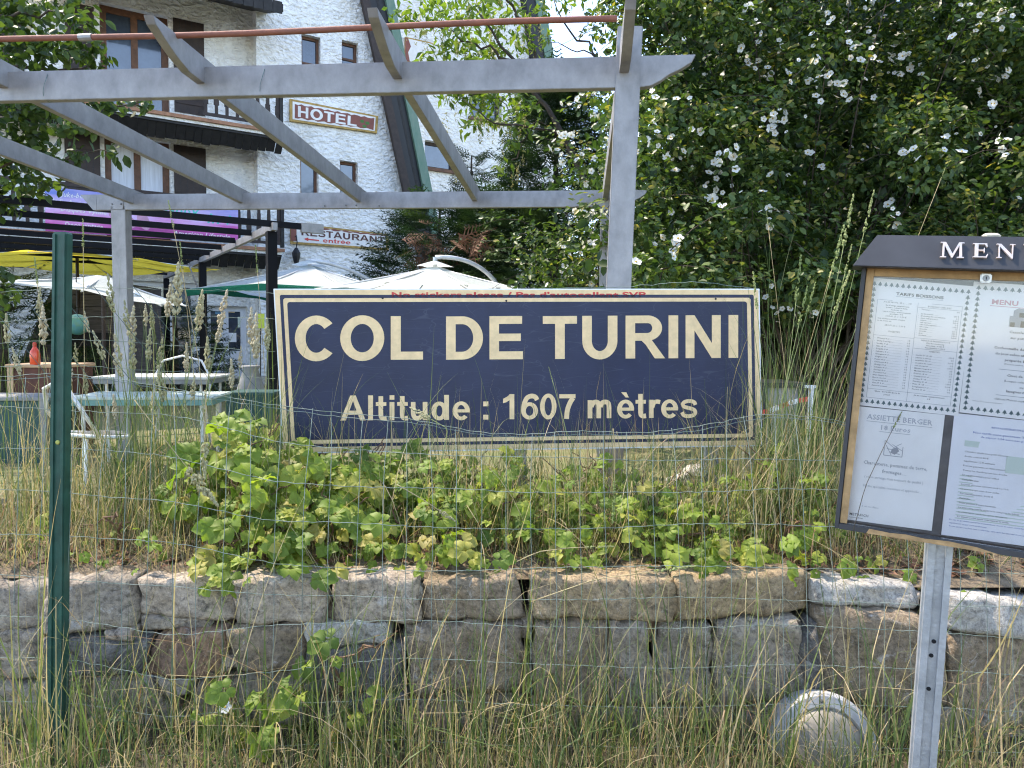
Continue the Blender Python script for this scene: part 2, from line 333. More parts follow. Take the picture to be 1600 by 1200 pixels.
# ------------------------------------------------------------------ materials of the place
M_soil = pm('dry_soil', (0.09, 0.07, 0.045), 0.95, scale=9, var=0.4, bump=1.0, bscale=40)
M_bed = pm('straw_litter', (.20, .15, .095), .95, scale=35, col2=(.075, .055, .035), bump=1.0, bscale=90)
M_lawn = pm('lawn_ground', (0.10, 0.125, 0.04), 0.95, scale=3, col2=(0.18, 0.15, 0.08), bump=0.8, bscale=80)
def stonemat(name, c1, c2):
    m = bpy.data.materials.new(name); m.use_nodes = True; N = m.node_tree.nodes; L = m.node_tree.links; b = N['Principled BSDF']; b.inputs['Roughness'].default_value = .92; b.inputs['Specular IOR Level'].default_value = .25
    tc = N.new('ShaderNodeTexCoord'); oi = N.new('ShaderNodeObjectInfo'); ad = N.new('ShaderNodeVectorMath'); ad.operation = 'ADD'; L.new(tc.outputs['Object'], ad.inputs[0])
    sc_ = N.new('ShaderNodeMath'); sc_.operation = 'MULTIPLY'; sc_.inputs[1].default_value = 40; L.new(oi.outputs['Random'], sc_.inputs[0]); L.new(sc_.outputs[0], ad.inputs[1]); vec = ad.outputs[0]
    def noise(scale, det, rgh=.6, dist=0):
        n = N.new('ShaderNodeTexNoise'); n.inputs['Scale'].default_value = scale; n.inputs['Detail'].default_value = det; n.inputs['Roughness'].default_value = rgh; n.inputs['Distortion'].default_value = dist; L.new(vec, n.inputs['Vector']); return n.outputs[0]
    def ramp(src, pts):
        r = N.new('ShaderNodeValToRGB'); e = r.color_ramp.elements
        while len(e) < len(pts): e.new(.5)
        for q, (a, c) in zip(e, pts): q.position = a; q.color = (*c, 1)
        L.new(src, r.inputs[0]); return r.outputs[0]
    def mix(kind, fac, a, c):
        x = N.new('ShaderNodeMixRGB'); x.blend_type = kind
        if isinstance(fac, float): x.inputs[0].default_value = fac
        else: L.new(fac, x.inputs[0])
        L.new(a, x.inputs[1]); L.new(c, x.inputs[2]) if not isinstance(c, tuple) else setattr(x.inputs[2], 'default_value', (*c, 1)); return x.outputs[0]
    base = ramp(noise(7, 8, .65, .8), [(.28, c2), (.52, tuple((p_+q_)/2 for p_, q_ in zip(c1, c2))), (.72, c1)])
    base = mix('MULTIPLY', 1.0, base, ramp(noise(55, 6, .75), [(.32, (.34, .33, .32)), (.50, (.90, .90, .90)), (.70, (1.35, 1.32, 1.25))]))
    lich = ramp(noise(16, 10, .75, 1.5), [(.57, (0, 0, 0)), (.66, (1, 1, 1))]); base = mix('MIX', lich, base, tuple(min(.7, .5*c+.24) for c in c1))
    dark = ramp(noise(11, 10, .8, 2.0), [(.54, (0, 0, 0)), (.66, (.85, .85, .85))]); base = mix('MIX', dark, base, (.055, .05, .045))
    L.new(base, b.inputs['Base Color'])
    hb = N.new('ShaderNodeMath'); hb.operation = 'MULTIPLY_ADD'; hb.inputs[1].default_value = .35; L.new(noise(120, 4, .7), hb.inputs[0]); L.new(noise(28, 9, .7, 1.0), hb.inputs[2])
    bp = N.new('ShaderNodeBump'); bp.inputs['Strength'].default_value = .9; bp.inputs['Distance'].default_value = .018; L.new(hb.outputs[0], bp.inputs['Height']); L.new(bp.outputs[0], b.inputs['Normal']); return m
M_stone = {'g': stonemat('stone_grey', (.43, .365, .285), (.25, .205, .16)), 'b': stonemat('stone_brown', (.38, .29, .20), (.215, .165, .115)), 'o': stonemat('stone_ochre', (.45, .325, .185), (.28, .215, .145)),
 'r': stonemat('stone_reddish', (.38, .235, .145), (.25, .16, .11)), 's': stonemat('stone_slate', (.21, .195, .18), (.12, .11, .10)), 'w': stonemat('stone_pale', (.56, .52, .46), (.36, .33, .29)), 'p': stonemat('stone_pinkish', (.54, .44, .34), (.34, .28, .22))}
M_green_paint = pm('green_coated_steel', (0.018, 0.075, 0.055), 0.42, scale=20, var=0.25, bump=0.05)
M_wire = pm('green_coated_wire', (0.25, 0.29, 0.255), 0.8, scale=14, col2=(0.10, 0.145, 0.12), spec=0.15)
M_wire_dark = pm('dark_green_wire', (0.05, 0.09, 0.085), 0.5, scale=30)
M_navy = pm('navy_print', (0.021, 0.027, 0.062), 0.42, scale=5, var=0.15, spec=0.3)
def scratched(m, amt=.045):
    N = m.node_tree.nodes; L = m.node_tree.links; b = N['Principled BSDF']; src = b.inputs['Base Color'].links[0].from_socket; tc = N.new('ShaderNodeTexCoord'); out = src
    for rot, sc_ in ((.25, 7.0), (-.4, 5.0), (1.1, 6.0)):
        mp = N.new('ShaderNodeMapping'); mp.inputs['Rotation'].default_value = (0, rot, 0); mp.inputs['Scale'].default_value = (.5, 1, 3.0); L.new(tc.outputs['Object'], mp.inputs[0]); no = N.new('ShaderNodeTexNoise'); no.inputs['Scale'].default_value = sc_; no.inputs['Detail'].default_value = 1; no.inputs['Distortion'].default_value = .6; L.new(mp.outputs[0], no.inputs['Vector'])
        r = N.new('ShaderNodeValToRGB'); e = r.color_ramp.elements; e.new(.5)
        for q, (a, c) in zip(e, ((.497, 0), (.5, amt), (.503, 0))): q.position = a; q.color = (c, c, c, 1)
        L.new(no.outputs[0], r.inputs[0]); mx = N.new('ShaderNodeMixRGB'); mx.inputs[2].default_value = (.5, .5, .55, 1); L.new(r.outputs[0], mx.inputs[0]); L.new(out, mx.inputs[1]); out = mx.outputs[0]
    L.new(out, b.inputs['Base Color'])
scratched(M_navy)
M_cream = pm('cream_print', (0.80, 0.57, 0.31), 0.55, scale=30, var=0.10)
M_white = pm('white_paint', (0.75, 0.76, 0.76), 0.5, var=0.06)
M_red = pm('red_print', (0.60, 0.06, 0.05), 0.6, var=0.1)
M_ink = pm('grey_ink', (0.07, 0.07, 0.075), 0.8, var=0.1)
M_ink_pale = pm('faded_ink', (0.34, 0.35, 0.37), 0.8, var=0.1)
M_ink_blue = pm('blue_ink', (0.10, 0.16, 0.42), 0.8, var=0.1)
M_ink_pink = pm('pink_ink', (0.62, 0.30, 0.33), 0.8, var=0.1)
M_fir_ink = pm('grey_green_ink', (0.10, 0.155, 0.165), 0.8, var=0.1)
M_paper = pm('white_paper', (0.90, 0.87, 0.83), 0.8, var=0.05, scale=10)
M_paper_b = pm('bluish_paper', (0.84, 0.83, 0.84), 0.8, var=0.05, scale=10)
M_pale_green_ink = pm('pale_green_print', (0.58, 0.66, 0.58), 0.8, var=0.04)
M_anth = pm('anthracite_metal', (0.033, 0.034, 0.038), 0.5, var=0.2, scale=12, spec=0.5)
M_wood_raw = pm('raw_chipboard', (0.42, 0.26, 0.12), 0.8, var=0.25, scale=30, bump=0.3)
M_dark_board = pm('grey_back_board', (0.12, 0.12, 0.125), 0.7, var=0.25, scale=14)
M_galv = pm('galvanised_steel', (0.42, 0.44, 0.46), 0.5, metal=0.55, scale=25, col2=(0.30, 0.32, 0.335), bump=0.15, bscale=90)
M_chrome = pm('lock_metal', (0.55, 0.55, 0.55), 0.3, metal=0.8)
M_brass = pm('copper_letter', (0.66, 0.50, 0.40), 0.4, metal=0.35, scale=60, col2=(0.45, 0.45, 0.46))
M_alu = pm('weathered_aluminium', (0.33, 0.32, 0.32), 0.48, metal=0.3, scale=7, col2=(0.205, 0.20, 0.20), streak=(1.6, 1.6, 1.1), bump=0.06, bscale=100, detail=9)
M_black = pm('black_paint', (0.012, 0.013, 0.016), 0.5, var=0.2)
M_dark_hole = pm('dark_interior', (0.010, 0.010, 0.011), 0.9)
M_lampgrey = pm('grey_lamp_housing', (0.40, 0.405, 0.41), 0.75, metal=0.0, scale=18, col2=(0.30, 0.30, 0.30), detail=9)
M_lampglass = pm('dusty_lamp_glass', (0.29, 0.265, 0.22), 0.5, scale=10, col2=(0.20, 0.18, 0.15), spec=0.4)
M_glass = glassmat('clear_glass')
M_glass2 = glassmat('cabinet_glass', tint=(0.97, 0.98, 1.0), refl=0.0, rough=0.08)

# ------------------------------------------------------------------ ground
def tz(Y): return float(np.interp(Y, [2.30, 2.45, 2.6, 3.2, 5.2, 12, 400], [0.73, 0.765, 0.79, 0.765, 0.45, 0.42, 0.42]))
def sheet(name, ys, zf, xs, mat, jit, **tags):
    V = []; 
    for y in ys:
        for x in xs: V.append((x, y, zf(y)+jit*math.sin(x*3.1+y*1.7)*math.sin(y*2.3-x*1.1)))
    n = len(xs); T = [(i*n+j, i*n+j+1, (i+1)*n+j+1, (i+1)*n+j) for i in range(len(ys)-1) for j in range(n-1)]
    return np_mesh(name, V, T, mat, smooth=True, loc=(0, 0, 0), **tags)
xs = np.concatenate([[-400, -60, -20], np.linspace(-8, 8, 40), [20, 60, 400]])
sheet('ground', [-400, -60, -20, -6, -2, 0, 0.8, 1.2, 1.5, 1.8, 2.1, 2.34], lambda y: float(np.interp(y, [0.8, 1.4, 2.4], [0.0, 0.24, 0.30])), xs, M_soil, 0.012, kind='structure', label='dry grassy roadside ground in front of the stone wall')
sheet('planting_bed', list(np.linspace(2.30, 3.3, 16)), tz, xs, M_bed, 0.012, kind='structure', label='dry planting bed on top of the stone wall')
sheet('terrace_lawn', list(np.linspace(3.3, 6, 14))+list(np.linspace(6.6, 20, 14))+[40, 120, 400], tz, xs, M_lawn, 0.012, kind='structure', label='lawn terrace behind the stone wall')

# ------------------------------------------------------------------ dry stone wall
WY = 2.25; WP = Plane((0, WY, 0.7), (0, -1, 0.06))
wall = thing('stone_wall', (0.2, WY, 0.28), 'low dry stone retaining wall of rough blocks below the navy sign', 'wall')
core = MB(); core.box(-6, 6, 2.38, 2.56, 0.2, 0.70); core.build('earth_core', pm('dark_earth', (.035, .028, .02), .95, var=.4, scale=20, bump=1), wall)
def vnoise(p, seed):
    return (np.sin(p[:, 0]*23+seed*1.7+2*np.sin(p[:, 2]*17+seed))*0.5+np.sin(p[:, 2]*31+seed*3.1+1.5*np.sin(p[:, 0]*29+seed*.7))*0.35+np.sin(p[:, 0]*67+p[:, 2]*59+seed*5)*0.2)
def stone(q, m, proud=None, depth=0.17, rnd=0.13):
    """q: four pixel corners TL TR BR BL on the wall face"""
    P = WP; q = np.array(q, float); q = q+np.sign(q-q.mean(0))*np.array([3.4, 2.4]); c = [P.px(*a) for a in q]; nx, ny = 19, 13; seed = rng.random()*50; pr = (rng.random()*0.04-0.008) if proud is None else proud
    g = []; tl, tr, br, bl = c
    for j in range(ny):
        v = j/(ny-1)
        for i in range(nx):
            u = i/(nx-1); p = (tl*(1-u)+tr*u)*(1-v)+(bl*(1-u)+br*u)*v; g.append(p)
    g = np.array(g); W = np.linalg.norm(tr-tl); H = np.linalg.norm(bl-tl); edge = 0.013
    uu = np.tile(np.linspace(0, 1, nx), ny); vv = np.repeat(np.linspace(0, 1, ny), nx)
    du = np.minimum(uu, 1-uu)*W; dv = np.minimum(vv, 1-vv)*H; d = np.minimum(du, dv)
    pull = np.clip(1-d/edge, 0, 1)**2*edge*1.1
    cent = g.mean(0); corner = (np.clip(1-du/(W*rnd+.012), 0, 1)*np.clip(1-dv/(H*rnd+.012), 0, 1))[:, None]
    g = g+(cent-g)*corner*0.03
    border = (np.clip(1-d/0.004, 0, 1)*0.009*vnoise(g*1.7, seed+9))[:, None]; g = g+(g-cent)/np.linalg.norm(g-cent, axis=1, keepdims=True).clip(1e-3)*border
    facet = 0.012*np.sign(np.sin(g[:, 0]*9+g[:, 2]*13+seed))*np.clip(abs(np.sin(g[:, 0]*9+g[:, 2]*13+seed))*2, 0, 1)
    off = pr-pull+0.013*vnoise(g, seed)+facet*0.5+(uu-.5)*0.03*rng.normal()+(vv-.5)*0.02*rng.normal()
    off = off+np.array([.016*(mnoise.turbulence(Vector(q*11+seed), 4, True)-.55)+.005*mnoise.noise(Vector(q*55+seed)) for q in g])
    g = g+P.n*off[:, None]
    ring = [i for i in range(nx)]+[j*nx+nx-1 for j in range(1, ny)]+[(ny-1)*nx+i for i in range(nx-2, -1, -1)]+[j*nx for j in range(ny-2, 0, -1)]
    bk = np.array([g[k]*np.array([1, 0, 1])+np.array([0, 2.26+depth+0.02*rng.random(), 0]) for k in ring]); bk = bk+(cent*np.array([1, 0, 1])-bk*np.array([1, 0, 1]))*0.06
    V = np.vstack([g, bk, bk.mean(0)[None]]); Fc = [(j*nx+i, j*nx+i+1, (j+1)*nx+i+1, (j+1)*nx+i) for j in range(ny-1) for i in range(nx-1)]
    n = len(ring); b0 = len(g); Fc += [(ring[k], ring[(k+1) % n], b0+(k+1) % n, b0+k) for k in range(n)]+[(b0+k, b0+(k+1) % n, b0+n) for k in range(n)]
    o = MB().add(V, Fc).build('stone', M_stone[m], wall, smooth=True); return o
def rq(x0, y0, x1, y1, j=5):
    r = lambda: (rng.random()-.5)*2*j
    return [(x0+r(), y0+r()), (x1+r(), y0+r()), (x1+r(), y1+r()), (x0+r(), y1+r())]
STONES = [
 (rq(-60, 914, 72, 982, 3), 'g'), ([(78, 909), (206, 903), (210, 980), (82, 984)], 'g'), ([(216, 908), (362, 905), (369, 969), (212, 963)], 'p'),
 ([(372, 905), (500, 901), (508, 972), (370, 974)], 'p'), ([(526, 905), (650, 900), (655, 970), (520, 972)], 'p'), ([(662, 915), (800, 905), (822, 966), (657, 972)], 'b'),
 ([(826, 904), (1050, 902), (1049, 965), (832, 966)], 'o'), ([(1051, 902), (1270, 899), (1273, 958), (1053, 968)], 'o'),
 ([(1272, 912), (1380, 910), (1438, 924), (1436, 955), (1273, 940)][:1]+[(1438, 920), (1436, 955), (1274, 941)], 'w'), ([(1474, 928), (1645, 945), (1645, 1000), (1476, 978)], 'w'),
 ([(166, 985), (209, 983), (210, 996), (170, 997)], 'p'), ([(214, 966), (320, 971), (328, 984), (214, 988)], 'g'), ([(510, 976), (524, 974), (524, 996), (512, 998)], 'g'),
 (rq(-60, 987, 66, 1064, 3), 'g'), ([(80, 992), (205, 1000), (228, 1010), (222, 1052)][:1]+[(226, 1000), (220, 1052), (84, 1050)], 's'),
 ([(243, 993), (357, 977), (352, 1058), (218, 1054)], 'r'), ([(354, 1020), (370, 1022), (378, 1040), (356, 1045)], 'p'), ([(362, 980), (476, 977), (478, 1042), (384, 1043)], 'b'),
 ([(482, 974), (600, 972), (606, 1005), (484, 1012)], 'w'), ([(484, 1017), (630, 1010), (628, 1080), (480, 1078)], 's'), ([(642, 978), (812, 975), (818, 1078), (644, 1080)], 'b'),
 (rq(-60, 1070, 72, 1165, 3), 'g'), ([(98, 1056), (152, 1056), (155, 1160), (96, 1160)], 'g'), ([(160, 1058), (232, 1060), (285, 1132), (158, 1135)], 'g'),
 ([(240, 1060), (302, 1060), (296, 1078), (262, 1086)], 'g'), ([(310, 1066), (470, 1047), (478, 1140), (292, 1140)], 'g'), ([(482, 1084), (634, 1086), (632, 1155), (484, 1150)], 's'),
 ([(640, 1086), (822, 1084), (820, 1162), (640, 1160)], 'b'), ([(836, 975), (950, 972), (948, 1098), (838, 1086)], 'b'), ([(954, 970), (1004, 970), (1020, 1098), (954, 1098)], 'g'),
 ([(1006, 966), (1027, 966), (1026, 985), (1016, 999)], 'r'), ([(1030, 976), (1110, 978), (1114, 1105), (1026, 1103)], 'g'), ([(1120, 974), (1244, 968), (1262, 1084), (1122, 1112)], 'g'),
 ([(1278, 948), (1436, 962), (1434, 1105), (1276, 1092)], 'b'), ([(1246, 1000), (1270, 975), (1275, 1070), (1262, 1080)], 's'), ([(1440, 968), (1472, 980), (1474, 1100), (1440, 1100)], 'b'), ([(1482, 990), (1650, 1006), (1650, 1140), (1484, 1130)], 'b'),
 ([(832, 1094), (926, 1104), (926, 1170), (830, 1168)], 'b'), ([(930, 1106), (1030, 1104), (1030, 1160), (932, 1165)], 'g'), ([(1034, 1110), (1140, 1112), (1140, 1172), (1034, 1168)], 'b'),
 ([(1146, 1118), (1260, 1092), (1280, 1180), (1146, 1180)], 'g'), (rq(1290, 1110, 1430, 1180), 'b'), (rq(1440, 1110, 1560, 1190), 'g'), (rq(1566, 1140, 1660, 1200), 'b')]
x = -60
while x < 1660:
    w = 90+70*rng.random(); STONES.append((rq(x, 1172, x+w-6, 1262, 4), random.choice('gbgs'))); x += w
x = -420
while x < -75:                                  # the wall goes on to the left of the picture
    w = 100+60*rng.random()
    for y0, y1 in ((912, 978), (984, 1066), (1072, 1165)): STONES.append((rq(x, y0, x+w-6, y1, 4), random.choice('gpb')))
    x += w
x = 1655
while x < 2050:
    w = 100+60*rng.random()
    for y0, y1 in ((935, 990), (996, 1080), (1086, 1165)): STONES.append((rq(x, y0, x+w-6, y1, 4), random.choice('gwb')))
    x += w
for q, m in STONES: stone(q, m)
for x, y, w_, h_ in ((70, 960, 14, 20), (212, 950, 10, 14), (368, 985, 10, 16), (512, 960, 14, 22), (512, 1060, 12, 30), (636, 1000, 12, 40), (824, 990, 12, 30), (826, 1060, 12, 40), (1114, 1010, 10, 30), (1262, 990, 16, 20), (1256, 1040, 12, 26), (1440, 940, 14, 20), (232, 1050, 16, 12), (300, 1052, 20, 12), (90, 1052, 16, 14), (1476, 1010, 14, 40), (656, 930, 10, 22), (1020, 1000, 8, 20)):
    stone([(x-w_/2+rng.normal(), y-h_/2+rng.normal()*2), (x+w_/2, y-h_/2+rng.normal()*2), (x+w_/2, y+h_/2), (x-w_/2, y+h_/2+rng.normal())], random.choice('gpbw'), proud=-.03)

# ------------------------------------------------------------------ round bulkhead lamp at the wall foot
lc = at(1285, 1166, 2.12); lax = n3((-0.05, -1, 0.28))
lamp = thing('bulkhead_lamp', lc, 'round grey bulkhead lamp half hidden in grass at the wall foot', 'lamp')
MB().lathe(lc, [(0.150, -0.06), (0.157, 0.0), (0.155, 0.018), (0.146, 0.030), (0.118, 0.034), (0.112, 0.026)], 48, lax).build('housing_ring', M_lampgrey, lamp, smooth=False)
MB().lathe(lc, [(0.114, 0.012), (0.112, 0.028), (0.100, 0.042), (0.075, 0.055), (0.040, 0.063), (0.004, 0.066)], 40, lax).build('glass_diffuser', M_lampglass, lamp, smooth=True)
lx = n3(np.cross(lax, (0, 0, 1))); lz = np.cross(lx, lax)
for a in (88, 208, 328):
    MB().lathe(lc+lax*0.030+(lx*math.cos(R(a))+lz*math.sin(R(a)))*0.132, [(0.006, 0), (0.006, 0.006), (0.003, 0.008)], 10, lax).build('screw', M_dark_board, lamp)

# ------------------------------------------------------------------ navy place sign
TLs, TRs, BLs = at(427, 451, 2.95), at(1187, 451, 3.08), at(442, 709, 2.93)
SP = Plane(TLs, np.cross(TRs-TLs, BLs-TLs))
sg = thing('place_sign', SP.px(815, 700)*np.array([1, 1, 0])+np.array([0, 0.05, tz(3)]), 'wide navy sign with cream letters reading COL DE TURINI Altitude 1607 mètres', 'sign')
SC4 = [(427, 451), (1187, 451), (1191, 697), (442, 709)]
def sgm(u, v):   # fraction -> pixel
    a = np.array(SC4, float); return (a[0]*(1-u)+a[1]*u)*(1-v)+(a[3]*(1-u)+a[2]*u)*v
def rrect(i, r, n=5):    # inset in px, radius in px
    Wp, Hp = 756.0, 251.0; pts = []
    for cx, cy, a0 in ((Wp-i-r, Hp-i-r, 0), (i+r, Hp-i-r, 90), (i+r, i+r, 180), (Wp-i-r, i+r, 270)):
        for k in range(n+1):
            a = R(a0+90*k/n); pts.append(sgm((cx+r*math.cos(a))/Wp, (cy+r*math.sin(a))/Hp))
    return pts
def plate(name, poly, P, o0, o1, mat, parent): return MB().prism([P.px(x, y, o0) for x, y in poly], P.n*(o1-o0)).build(name, mat, parent)
plate('panel_back', rrect(0, 1), SP, -0.030, -0.0015, M_white, sg)
plate('outer_border', rrect(2.0, 1), SP, -0.0014, 0.0, M_cream, sg)
plate('dark_line', rrect(9.5, 3), SP, 0.0001, 0.0008, M_navy, sg)
plate('inner_border', rrect(14.5, 4), SP, 0.0009, 0.0016, M_cream, sg)
plate('field', rrect(20.5, 4), SP, 0.0017, 0.0024, M_navy, sg)
def line_text(name, s, x0, x1, yb, yt, w, mat, off, parent=sg, P=SP, y_slope=0.0):
    V, Fc, wd = text2d(s, w); mb = MB(); sx = (x1-x0)/wd
    mb.add([P.px(x0+a*sx, yb-b*(yb-yt)+(a*sx)*y_slope, off) for a, b in V], Fc); return mb.build(name, mat, parent)
for s, x0, x1, yb, hh in (('COL', 461, 661, 563, 68), ('DE', 697, 817, 562, 67.5), ('TURINI', 848, 1153, 561, 67), ('Altitude', 532, 734, 657, 39), (':', 755, 763, 655.5, 39), ('1607', 786, 899, 655, 39), ('mètres', 918, 1089, 653.5, 39)):
    bold_on(SP.px, s, x0, x1, yb, hh, 0.0032, -0.006, M_cream, sg)
line_text('notice_lettering', 'No stickers please / Pas d\'autocollant SVP', 612, 1009, 464.2, 456.6, 2, M_red, 0.0008)
for bx, by in ((598, 466), (791, 470), (988, 463), (1118, 467), (770, 690), (470, 696), (1150, 686)):
    MB().lathe(SP.px(bx, by, 0.0015), [(0.0042, 0), (0.0042, 0.0022), (0.002, 0.003)], 10, SP.n).build('bolt', M_black, sg)
for bx, w, m in ((497, 0.055, M_black), (812, 0.07, M_galv), (1120, 0.055, M_galv)):
    p = SP.px(bx, 600, -0.034); MB().box(p[0]-w/2, p[0]+w/2, p[1], p[1]+0.045, tz(3.0)-0.1, p[2]+0.15).build('sign_post', m, sg)

# ------------------------------------------------------------------ green post and wire mesh fence
fence = thing('wire_fence', at(90, 1190, 2.03), 'sagging green welded wire fence with a dark green post in front of the wall', 'fence')
FPL = Plane((0, 2.03, 1), (0, -1, 0)); mb = MB()
poly = [(82, 366), (85, 362), (102, 362), (104, 365), (97, 1215), (72, 1215)]
mb.prism([FPL.px(x, y, 0) for x, y in poly], (0, 0.028, 0)); post = mb.build('post', M_green_paint, fence)
for a, b in ((2, 6), (17, 21)):
    plate('post_rib', [(82+a, 366), (82+b, 366), (74+b*1.05, 1215), (74+a*1.05, 1215)], FPL, 0.0005, 0.006, M_green_paint, post)
MB().lathe(FPL.px(91, 691, 0.0), [(0.006, 0), (0.006, 0.004), (0.003, 0.006)], 12, (0, -1, 0)).build('post_bolt', pm('lichen_yellow', (0.42, 0.42, 0.10), 0.7), post)
vx = [-60, -18, 23, 60, 106, 150, 191, 230, 270, 306, 348, 387, 428, 472, 512, 557, 597, 634, 675, 713, 752, 791, 830, 869, 908, 947, 984, 1024, 1062, 1102, 1142, 1182, 1223, 1260, 1300, 1340, 1380, 1420, 1460, 1500, 1540, 1580, 1622, 1665]
topx = [-80, 0, 90, 190, 310, 430, 550, 640, 750, 830, 900, 1000, 1100, 1190, 1300, 1420, 1680]
topy = [600, 590, 585, 592, 612, 632, 648, 657, 677, 678, 672, 675, 665, 648, 655, 690, 700]
HX = [-80, 90, 270, 430, 600, 800, 1000, 1200, 1400, 1680]
HY = [[628, 640, 650, 690, 705, 715, 720, 715, 720, 740], [700, 702, 712, 752, 762, 770, 768, 765, 770, 780], [766, 768, 782, 815, 822, 826, 822, 820, 826, 836],
      [832, 836, 850, 880, 890, 892, 884, 884, 892, 900], [962, 966, 985, 985, 972, 975, 979, 985, 990, 990][:0] or [898, 903, 915, 930, 936, 936, 934, 938, 942, 950],
      [958, 968, 992, 975, 970, 978, 980, 978, 985, 1000], [1028, 1030, 1062, 1048, 1030, 1036, 1042, 1040, 1045, 1055], [1095, 1099, 1120, 1098, 1094, 1100, 1104, 1102, 1104, 1112], [1160, 1165, 1180, 1165, 1158, 1164, 1166, 1166, 1170, 1175]]
def fence_y(x, y):        # the upper part of the net leans back a little
    return 2.05+0.12*max(0, (760-y)/120)
for i, x in enumerate(vx):
    yt = float(np.interp(x, topx, topy)); n = 16; ys = np.linspace(yt, 1225, n); pts = []
    skew = float(np.interp(x, [0, 430, 800, 1200, 1600], [14, 12, 0, -16, -34])); ph = rng.random()*6; kx = rng.normal()*2.5
    for y in ys:
        up = max(0, (800-y)/200); t = (y-880)/300
        dx = -skew*min(t, 0)*1.0 - skew*0.2*max(t, 0) + 1.6*math.sin(y/38+ph)*(0.4+up)+kx*up**2*3
        pts.append(at(x+dx, y, fence_y(x, y)))
    MB().tube(pts, 0.00088, 4, caps=False).build('wire', M_wire, fence, smooth=True)
def hwire(xs_, ys_, yf, mat=M_wire, r=0.00088):
    X = np.arange(xs_[0], xs_[-1], 10.0); Yv = np.interp(X, xs_, ys_); ph = rng.random()*6
    k = np.ones(7)/7; Yp = np.pad(Yv, 3, 'edge'); Yv = np.convolve(Yp, k, 'valid')
    Yv = Yv+0.6*np.sin(X/39.5*2*math.pi+ph)+2.0*np.sin(X/97+ph)+0.8*np.sin(X/43+2*ph)+rng.normal(size=len(X))*0.35
    MB().tube([at(a, b, yf(a, b)) for a, b in zip(X, Yv)], r, 4, caps=False).build('wire', mat, fence, smooth=True)
hwire(topx, topy, lambda a, b: fence_y(a, b)+0.002); hwire(topx, [y+5 for y in topy], lambda a, b: fence_y(a, b)+0.004)
for row in HY: hwire(HX, row, lambda a, b: fence_y(a, b)+0.0025)
for y0, y1 in ((456, 462), (503, 502), (540, 549), (578, 592)):      # older net behind, folded back beside the sign
    hwire([-60, 90, 200, 330, 436], [y0, y0-7, y0-9+(y1-y0)*.4, y0+(y1-y0)*.8-6, y1], lambda a, b: 2.45+0.6*(a+60)/500)
for k in range(8):
    x0 = -40+62*k; pts = []
    for t in np.linspace(0, 1, 7):
        xx = x0+t*135; pts.append(at(min(xx, 560), 447+t*165, 2.46+0.6*(min(xx, 440)+60)/500))
    if x0 < 300: MB().tube(pts, 0.0011, 4, caps=False).build('wire', M_wire_dark, fence, smooth=True)
hwire([850, 940, 1010, 1060, 1120, 1190], [454, 450, 446, 440, 441, 452], lambda a, b: 3.12, r=0.0012)   # stray loop above the sign

# ------------------------------------------------------------------ menu board
def rot_axis(v, ax, a):
    v = np.asarray(v, float); ax = n3(ax); return v*math.cos(a)+np.cross(ax, v)*math.sin(a)+ax*np.dot(ax, v)*(1-math.cos(a))
b_ax = np.array([math.cos(R(24)), -math.sin(R(24)), 0]); b_n = np.array([-math.sin(R(24)), -math.cos(R(24)), 0]); b_up = np.array([0, 0, 1.0])
b_ax = rot_axis(b_ax, b_n, -0.062); b_up = rot_axis(b_up, b_n, -0.062)
if b_up[0] < 0: b_ax = rot_axis(b_ax, b_n, 0.124); b_up = rot_axis(b_up, b_n, 0.124)
B0 = at(1311, 817, 1.60); BP = Plane(B0, b_n)
def bl(px, py, off=0): q = BP.px(px, py)-B0; return float(np.dot(q, b_ax)), float(np.dot(q, b_up))
def BW(u, v, w=0.0): return B0+b_ax*u+b_up*v+BP.n*w
BWID, BHT = 0.505, bl(1345, 418)[1]
mboard = thing('menu_board', at(1440, 1200, 1.62)*np.array([1, 1, 0])+np.array([0, 0, 0.26]), 'dark glazed menu display case with MENU in raised letters on a galvanised post', 'menu board')
def bbox_(name, u0, u1, v0, v1, w0, w1, mat, parent, bevel=0):
    return MB().hexa([BW(u0, v0, w1), BW(u1, v0, w1), BW(u1, v0, w0), BW(u0, v0, w0), BW(u0, v1, w1), BW(u1, v1, w1), BW(u1, v1, w0), BW(u0, v1, w0)]).build(name, mat, parent, bevel=bevel)
bbox_('back_panel', 0.0, BWID, 0.0, BHT, -0.040, -0.030, M_dark_board, mboard)
bbox_('side_panel', -0.008, 0.0, -0.012, BHT, -0.045, 0.004, M_anth, mboard, 0.001); bbox_('side_panel', BWID, BWID+0.008, -0.012, BHT, -0.045, 0.004, M_anth, mboard, 0.001)
bbox_('bottom_rail', 0.0, BWID, -0.012, 0.0, -0.045, 0.006, M_anth, mboard, 0.001)
fr = bbox_('wood_frame', 0.0015, 0.016, 0.001, BHT-0.001, -0.0295, -0.001, M_wood_raw, mboard); bbox_('wood_frame', BWID-0.016, BWID-0.0015, 0.001, BHT-0.001, -0.0295, -0.001, M_wood_raw, mboard)
bbox_('wood_frame', 0.0165, BWID-0.0165, BHT-0.017, BHT-0.001, -0.0295, -0.0015, M_wood_raw, mboard)
chip = MB(); pts = [(0.055, -0.0115), (0.30, -0.0118), (0.26, -0.004), (0.21, -0.001), (0.165, -0.0035), (0.13, -0.0008), (0.10, -0.003), (0.06, -0.001)]
chip.prism([BW(u, v, 0.0063) for u, v in pts], BP.n*0.0006); chip.build('bare_wood_patch', M_wood_raw, mboard)
bbox_('glass_door', 0.0168, BWID-0.0168, 0.0012, BHT-0.0178, -0.006, -0.003, M_glass2, mboard)
hd = MB()     # canopy: trapezoid hood leaning forward
